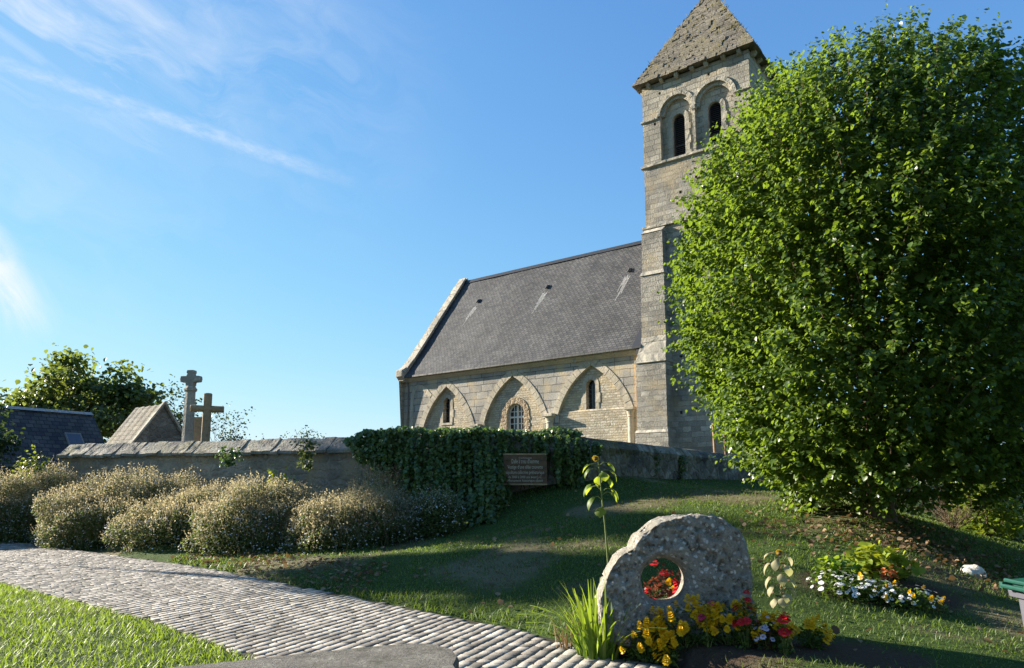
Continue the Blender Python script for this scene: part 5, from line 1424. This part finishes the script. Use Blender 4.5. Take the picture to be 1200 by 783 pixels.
# sunflowers -------------------------------------------------------------------------------------
def drooping_leaf(L, W, drop, seed):
    r = random.Random(seed); m, q = 7, 5; vs = []
    for i in range(m):
        f = i / (m - 1); wv = W * (math.sin(math.pi * min(1, f * .95 + .08)) ** .7) * (1.15 - .55 * f) * .5
        ang = -.2 + drop * f ** .7; x = 0; 
        px_ = L * (f * math.cos(min(ang, 1.5)) if f else 0); pz_ = -L * f * math.sin(max(0, ang)) * .95
        for j in range(q):
            s = (j / (q - 1) - .5) * 2
            vs.append((s * wv, px_ * .8 + .02, pz_ - abs(s) ** 1.5 * wv * .55 + r.uniform(-.004, .004)))
    fs = [(i * q + j, i * q + j + 1, (i + 1) * q + j + 1, (i + 1) * q + j) for i in range(m - 1) for j in range(q - 1)]
    mb = MB(); mb.poly(vs, fs); return mb.mesh('leaf', True)
def sunflower(label, X, Y, path, lv, head_r, seed, lm, sm, wither=False):
    rnd = random.Random(seed); g = gz(X, Y)
    t = thing('sunflower', label, 'sunflower', (X, Y, g))
    mb = MB(); n = len(path); mb.tube(path, [.011 * (1 - .45 * i / (n - 1)) * (.8 if wither else 1) for i in range(n)], 8); mb.build('stem', sm, t, smooth=True)
    zz = [p[2] for p in path]
    for z, a, L, W in lv:
        x_ = np.interp(z, zz, [p[0] for p in path]); y_ = np.interp(z, zz, [p[1] for p in path])
        st = .06 if wither else .09
        o = link('leaf', drooping_leaf(L, W, 1.35 if wither else rnd.uniform(1.05, 1.4), rnd.randint(0, 999)), lm, t, (x_ + math.cos(a) * st, y_ + math.sin(a) * st, z + .035)); o.rotation_euler = (0, 0, a - math.pi / 2)
        mb = MB(); mb.tube([(-math.sin(0) * 0, -st, -.035), (0, -st * .4, .005), (0, .0, 0), (0, .03, -.01)], .004, 5); mb.build('leaf_stalk', sm, o)
    top = Vector(path[-1]); me = rosette(2, 13, head_r, .03, seed)
    o = link('flower_head', me, petal_mat('sunflower_petal' if not wither else 'faded_petal', (.5, .26, .01), (.6, .4, .02)), t, top); o.rotation_euler = (R(-50), R(20), 0)
    mb = MB(); mb.lathe([(.012, -.03), (head_r * .55, -.012), (head_r * .6, .004), (head_r * .35, .016), (.004, .02)], 12)
    o2 = mb.build('seed_disc', plain('seed_disc', (.10, .065, .02), .9, .4, 60), o)
Yf = 7.45; X0 = (712 - 600) / F_PX * Yf; g0 = gz(X0, Yf)
def fp(px, py): v = at(px, py, Yf); return (v[0] - X0, 0.0, v[2] - g0)
path = [(0, 0, -.03), fp(713, 668), fp(711.5, 645), fp(709, 615), fp(706, 590), fp(704, 570), fp(702.5, 552), fp(701, 540), fp(698, 537)]
hz = lambda py: fp(700, py)[2]
sunflower('tall thin sunflower with drooping green leaves behind the left edge of the stone', X0, Yf, path,
          [(hz(548), 2.9, .13, .09), (hz(546), .3, .13, .10), (hz(553), 3.4, .13, .09), (hz(555), -.4, .16, .08), (hz(557), -1.4, .14, .12), (hz(571), 3.3, .17, .11), (hz(574), 2.6, .13, .09), (hz(577), .1, .15, .12), (hz(581), -.5, .14, .11), (hz(586), 3.7, .17, .09), (hz(598), -1.9, .14, .13), (hz(564), -.9, .12, .09), (hz(562), 1.6, .14, .10)],
          .042, 3, leaf_mat('sunflower_leaf', [(0.06, 0.11, 0.015), (0.085, 0.14, 0.02), (0.12, 0.16, 0.03)], .5, (.42, .50, .03), .5, .3), M['stem'])
Yf = 6.3; X0 = (918 - 600) / F_PX * Yf; g0 = gz(X0, Yf)
path = [(0, 0, -.02), fp(918.5, 730), fp(918, 712), fp(916, 695), fp(914, 672), fp(912, 654), fp(913, 647)]
sunflower('little withered sunflower with pale curled leaves right of the stone', X0, Yf, path,
          [(hz(653), 2.8, .11, .075), (hz(655), .2, .12, .075), (hz(660), -2.2, .11, .08), (hz(664), 3.0, .13, .085), (hz(668), .4, .12, .08), (hz(666), -1.2, .11, .10), (hz(676), -1.8, .12, .09), (hz(680), 3.1, .13, .08), (hz(682), -.7, .12, .08), (hz(690), 3.4, .12, .08), (hz(694), .1, .11, .08), (hz(698), -1.5, .11, .09), (hz(703), -1.9, .10, .09), (hz(705), 3.6, .10, .08)],
          .035, 5, leaf_mat('withered_leaf', [(0.16, 0.17, 0.06), (0.30, 0.27, 0.15), (0.42, 0.39, 0.27)], .4, (.42, .42, .12), .6, .2), M['dry_stem'], True)

# ------------------------------------------------------------------ wheelie bin
def build_bin():
    p = at(1180, 682, 4.45); g = gz(3.4, 4.5); Ht = p[2] - g
    t = thing('wheelie_bin', 'pale grey wheelie bin with a dark green lid at the edge of the lawn', 'bin', (p[0] + .52, 4.5, g), R(90))
    grey = plain('grey_plastic', (.07, .07, .085), .5, .08, 40, .35); green = plain('green_plastic', (.006, .050, .034), .4, .12, 30, .45); blk = plain('black_rubber', (.02, .02, .02), .7)
    H0 = Ht - .09
    def ring(w, d, z, r=.05, n=5, dy=0):
        out = []
        for cx_, cy_, a0 in ((w - r, d - r, 0), (-w + r, d - r, 90), (-w + r, -d + r, 180), (w - r, -d + r, 270)):
            for k in range(n): a = R(a0 + 90 * k / (n - 1)); out.append((cx_ + r * math.cos(a), cy_ + r * math.sin(a) + dy, z))
        return out
    def loft(rings):
        mb = MB(); n = len(rings[0]); vs = [p for r_ in rings for p in r_]
        mb.poly(vs, [(i * n + j, i * n + (j + 1) % n, (i + 1) * n + (j + 1) % n, (i + 1) * n + j) for i in range(len(rings) - 1) for j in range(n)] + [tuple(range(n - 1, -1, -1)), tuple((len(rings) - 1) * n + j for j in range(n))]); return mb
    loft([ring(.19, .21, .04, dy=.02), ring(.20, .22, .10, dy=.02), ring(.252, .275, H0 - .05), ring(.255, .278, H0 - .045), ring(.285, .31, H0 - .04), ring(.288, .315, H0)]).build('body', grey, t, smooth=False, bevel=.004)
    mb = loft([ring(.290, .32, H0 + .004), ring(.292, .322, H0 + .045), ring(.275, .30, H0 + .065), ring(.20, .22, H0 + .088)]); lid = mb.build('lid', green, t, bevel=.004)
    mb = MB()
    for zz, yy in ((H0 + .03, .37), (H0 + .065, .345)): mb.tube([(-.22, yy, zz), (.22, yy, zz)], .014, 8)
    for xx in (-.22, 0, .22): mb.box(xx - .015, xx + .015, .29, .378, H0 + .015, H0 + .055)
    mb.build('handle', green, lid)
    for xx in (-.24, .24):
        mb = MB(); mb.tube([(xx - .025, .22, .10), (xx + .025, .22, .10)], .10, 18); w = mb.build('wheel', blk, t)
        mb = MB(); mb.tube([(xx - .028, .22, .10), (xx + .028, .22, .10)], .055, 14); mb.build('rim', grey, w)
    mb = MB(); mb.tube([(-.24, .22, .10), (.24, .22, .10)], .012, 8); mb.build('axle', blk, t)
build_bin()

# ------------------------------------------------------------------ low kerb slab at the photographer's feet
def build_slab():
    zt = .30; P = [at(px, py, 1) for px, py in ()]
    def flat(px, py): d = ray(px, py); k = (zt - EYE) / d[2]; return (d[0] * k, d[1] * k)
    pts = [flat(150, 787), flat(240, 778), flat(340, 767.5), flat(420, 759), flat(480, 753.5), flat(508, 754.5), flat(530, 760), flat(538, 769), flat(533, 779)]
    e = np.array(pts[-1]); s = np.array(pts[0]); dv = np.array([.25, -.97])
    pts += [tuple(e + dv * 1.2), tuple(s + np.array([-2.6, -1.6]))]
    mb = MB(); c = np.mean(np.array(pts), 0); n = len(pts)
    vs = [(x, y, -.15) for x, y in pts] + [(x, y, zt - .03) for x, y in pts] + [(c[0] + (x - c[0]) * .985, c[1] + (y - c[1]) * .985, zt) for x, y in pts]
    mb.poly(vs, [tuple(range(2 * n, 3 * n))] + [(r_ * n + i, r_ * n + (i + 1) % n, (r_ + 1) * n + (i + 1) % n, (r_ + 1) * n + i) for r_ in (0, 1) for i in range(n)])
    m, n_ = new_mat('mottled_concrete'); oc = n_.add('ShaderNodeTexCoord').outputs['Object']
    f = n_.noise(oc, 45, 6, .7); g = n_.noise(oc, 6, 6, .65)
    col = n_.ramp(g, [(.3, (.085, .08, .068)), (.55, (.15, .14, .12)), (.75, (.20, .19, .165))]); col = n_.mix(.7, col, n_.ramp(f, [(.3, .45), (.7, 1.35)]), 'MULTIPLY')
    li = n_.ramp(n_.noise(oc, 9, 6, .75), [(.57, 0.0), (.64, 1.0)]); col = n_.mix(n_.math('MULTIPLY', li, .55), col, (.26, .25, .21))
    mo = n_.ramp(n_.noise(oc, 3.2, 5, .7), [(.55, 0.0), (.68, 1.0)]); col = n_.mix(n_.math('MULTIPLY', mo, .6), col, (.035, .04, .02))
    finish(n_, col, .9, n_.bump(n_.math('ADD', f, n_.math('MULTIPLY', g, .6)), .9, .02), .15)
    o = mb.build('kerb_slab', m); tag(o, 'dark mottled stone slab at the bottom edge beside the setts', 'slab')
build_slab()

# ------------------------------------------------------------------ behind and right of the tree
def hedge_block(name, label, X, Y, rx, ry, h, n, size, mat, seed, cat='hedge', z=None):
    return leaf_shrub(name, label, X, Y, rx, ry, h, n, size, mat, seed, z, cat, 0, .5)
hedge_block('dark_hedge', 'dark tall hedge in the shade at the right edge behind the tree', 14.6, 18.5, 3.4, 1.8, 4.8, 9000, (.10, .17), M['dark_leaf'], 111)
hedge_block('dark_hedge', 'dark hedge hidden behind the trunk of the big tree', 10.0, 19.0, 2.6, 1.4, 2.9, 6000, (.09, .15), M['dark_leaf'], 112)
p = at(1162, 640, 14.2); hedge_block('golden_shrub', 'sunlit yellow green shrub at the right, under the edge of the tree', p[0] + .2, 14.6, .72, .6, 1.25, 1500, (.07, .12), leaf_mat('golden_shrub_leaf', [(0.05, 0.09, 0.012), (0.09, 0.14, 0.015), (0.14, 0.19, 0.02)], .4, (.35, .42, .03)), 113, cat='shrub')
def twig_bush(label, X, Y, r0, h, seed):
    rnd = random.Random(seed); g = gz(X, Y); mb = MB(); rr = np.random.RandomState(seed)
    for k in range(60):
        a = rnd.uniform(0, 6.28); limb(mb, (0, 0, -.05), (math.cos(a) * r0 / h, math.sin(a) * r0 / h, 1), h * rnd.uniform(.6, 1), .006, 1, rnd, None, .4, .05, 3)
    o = mb.build('twig_bush', M['dry_twig'], None, loc=(X, Y, g)); tag(o, label, 'bush')
p = at(1118, 625, 14.0); twig_bush('dry brown leafless bush left of the sunlit yellow green shrub', p[0], 14.0, .55, .75, 5)

def rock(name, label, X, Y, s, h, col, seed):
    bm = bmesh.new(); bmesh.ops.create_icosphere(bm, subdivisions=3, radius=1)
    for v in bm.verts:
        c_ = v.co; k = 1 + .5 * (float(value_noise(np.array([c_.x * 1.3 + c_.z + 7]), np.array([c_.y * 1.3 - c_.z]), 1.1, seed, 3)[0]) - .5)
        v.co = Vector((c_.x * s * k, c_.y * s * .8 * k, max(-.3 * h, c_.z * h * k)))
    me = bpy.data.meshes.new(name); bm.to_mesh(me); bm.free()
    o = link(name, me, plain(name + '_stone', col, .9, .35, 14, .1, .7), None, (X, Y, gz(X, Y))); tag(o, label, 'rock')
x, y = on(1140, 673); rock('pale_rock', 'lone pale rock lying on the lawn below the tree', x, y, .17, .13, (.42, .40, .35), 3)
p = on_ground(1000, 586, 12, 30); mb = MB(); mb.box(-.09, .09, -.08, .08, -.2, .62, .012)
o = mb.build('stone_post', M['cross'], None, bevel=.02, loc=(float(p[0]), float(p[1]), gz(p[0], p[1]))); tag(o, 'short pale stone post half hidden by the low branches left of the trunk', 'post')
for (px0, y0, y1, lab) in ((836, 496, 530, 'pale wooden stake nearest the tower buttress'), (849, 502, 536, 'darker wooden stake nearest the tree leaves')):
    a = at(px0, y0, 23.2); mb = MB(); mb.tube([(0, 0, -.2), (.01, 0, .6), (-.01, 0, a[2] - gz(a[0], 23.2))], .045, 8)
    o = mb.build('wooden_stake', plain('stake_wood', (.26, .16, .08) if px0 == 836 else (.12, .075, .045), .8, .3, 8), None, loc=(a[0], 23.2, gz(a[0], 23.2))); tag(o, lab + ', standing behind the wall', 'stake', 'stakes behind the wall')

# weeds on the stone roof and litter on the ground ---------------------------------------------------
def build_weeds():
    r = np.random.RandomState(3); ca, sa = math.cos(CH_ANG), math.sin(CH_ANG); L = []
    def w(lx, ly, z): return (6.337 + lx * ca - ly * sa, 33 + lx * sa + ly * ca, z)
    cx, cy, hb = 2.835, 2.665, 5.33 / 2 + .3
    n = 420
    side = r.choice([0, 0, 0, 1], n); f = r.beta(1.6, 2.4, n); u = r.uniform(-1, 1, n)
    hot = r.rand(n) < .4; u[hot] = np.sign(u[hot]) * r.uniform(.88, 1, hot.sum())
    for s, ff, uu in zip(side, f, u):
        h = hb * (1 - ff); z = 21.1 + 5.6 * ff
        L.append(w(cx + uu * h, cy - h, z) if s == 0 else w(cx + h, cy + uu * h, z))
    P = np.repeat(np.array(L), 3, 0) + r.normal(0, .05, (3 * n, 3)); n3 = len(P)
    Mx = rotmats(r.uniform(0, 6.283, n3), -r.uniform(0, .7, n3), r.normal(0, .3, n3)); h = r.uniform(.08, .24, n3)
    V, Fa = scatter(BLADE_V, BLADE_F, P, Mx, np.stack([np.full(n3, .03), h, h], -1))
    o = link('roof_weeds', np_mesh('roof_weeds', V, Fa), leaf_mat('weed', [(.06, .07, .02), (.16, .14, .06), (.24, .20, .10)], .4, (.3, .26, .08)), None); tag(o, 'dry grass and weeds growing on the stone tower roof', 'weeds', kind='stuff')
    r = np.random.RandomState(8); N = 9000
    x = np.concatenate([r.normal(6.2, 1.5, 2600), r.uniform(-9, 8, N), r.uniform(-7, -2, 1800)]); y = np.concatenate([r.normal(10.9, .9, 2600), r.uniform(5.5, 18, N), r.uniform(10, 15, 1800)])
    d = signed_dist(np.stack([x, y], -1), FAR); keep = (d > .02) & (wall_side(x, y) < -.2)
    pr = np.concatenate([np.full(2600, .45), np.full(N, .08), np.ones(1800)]); pr[-1800:] *= (d[-1800:] < 1.3)
    keep &= r.rand(len(x)) < pr
    x, y = x[keep], y[keep]; n = len(x)
    P = np.stack([x, y, ground_z(x, y) + .022 + .03 * r.rand(n)], -1)
    V, Fa = leaves(P, r.uniform(0, 6.283, n), r, (.04, .10), (-.35, .45), 1.5, .5)
    o = link('fallen_leaves', np_mesh('fallen_leaves', V, Fa), M['dead_leaf']); tag(o, 'brown fallen leaves under the tree and along the bushes', 'leaves', kind='stuff')
build_weeds()
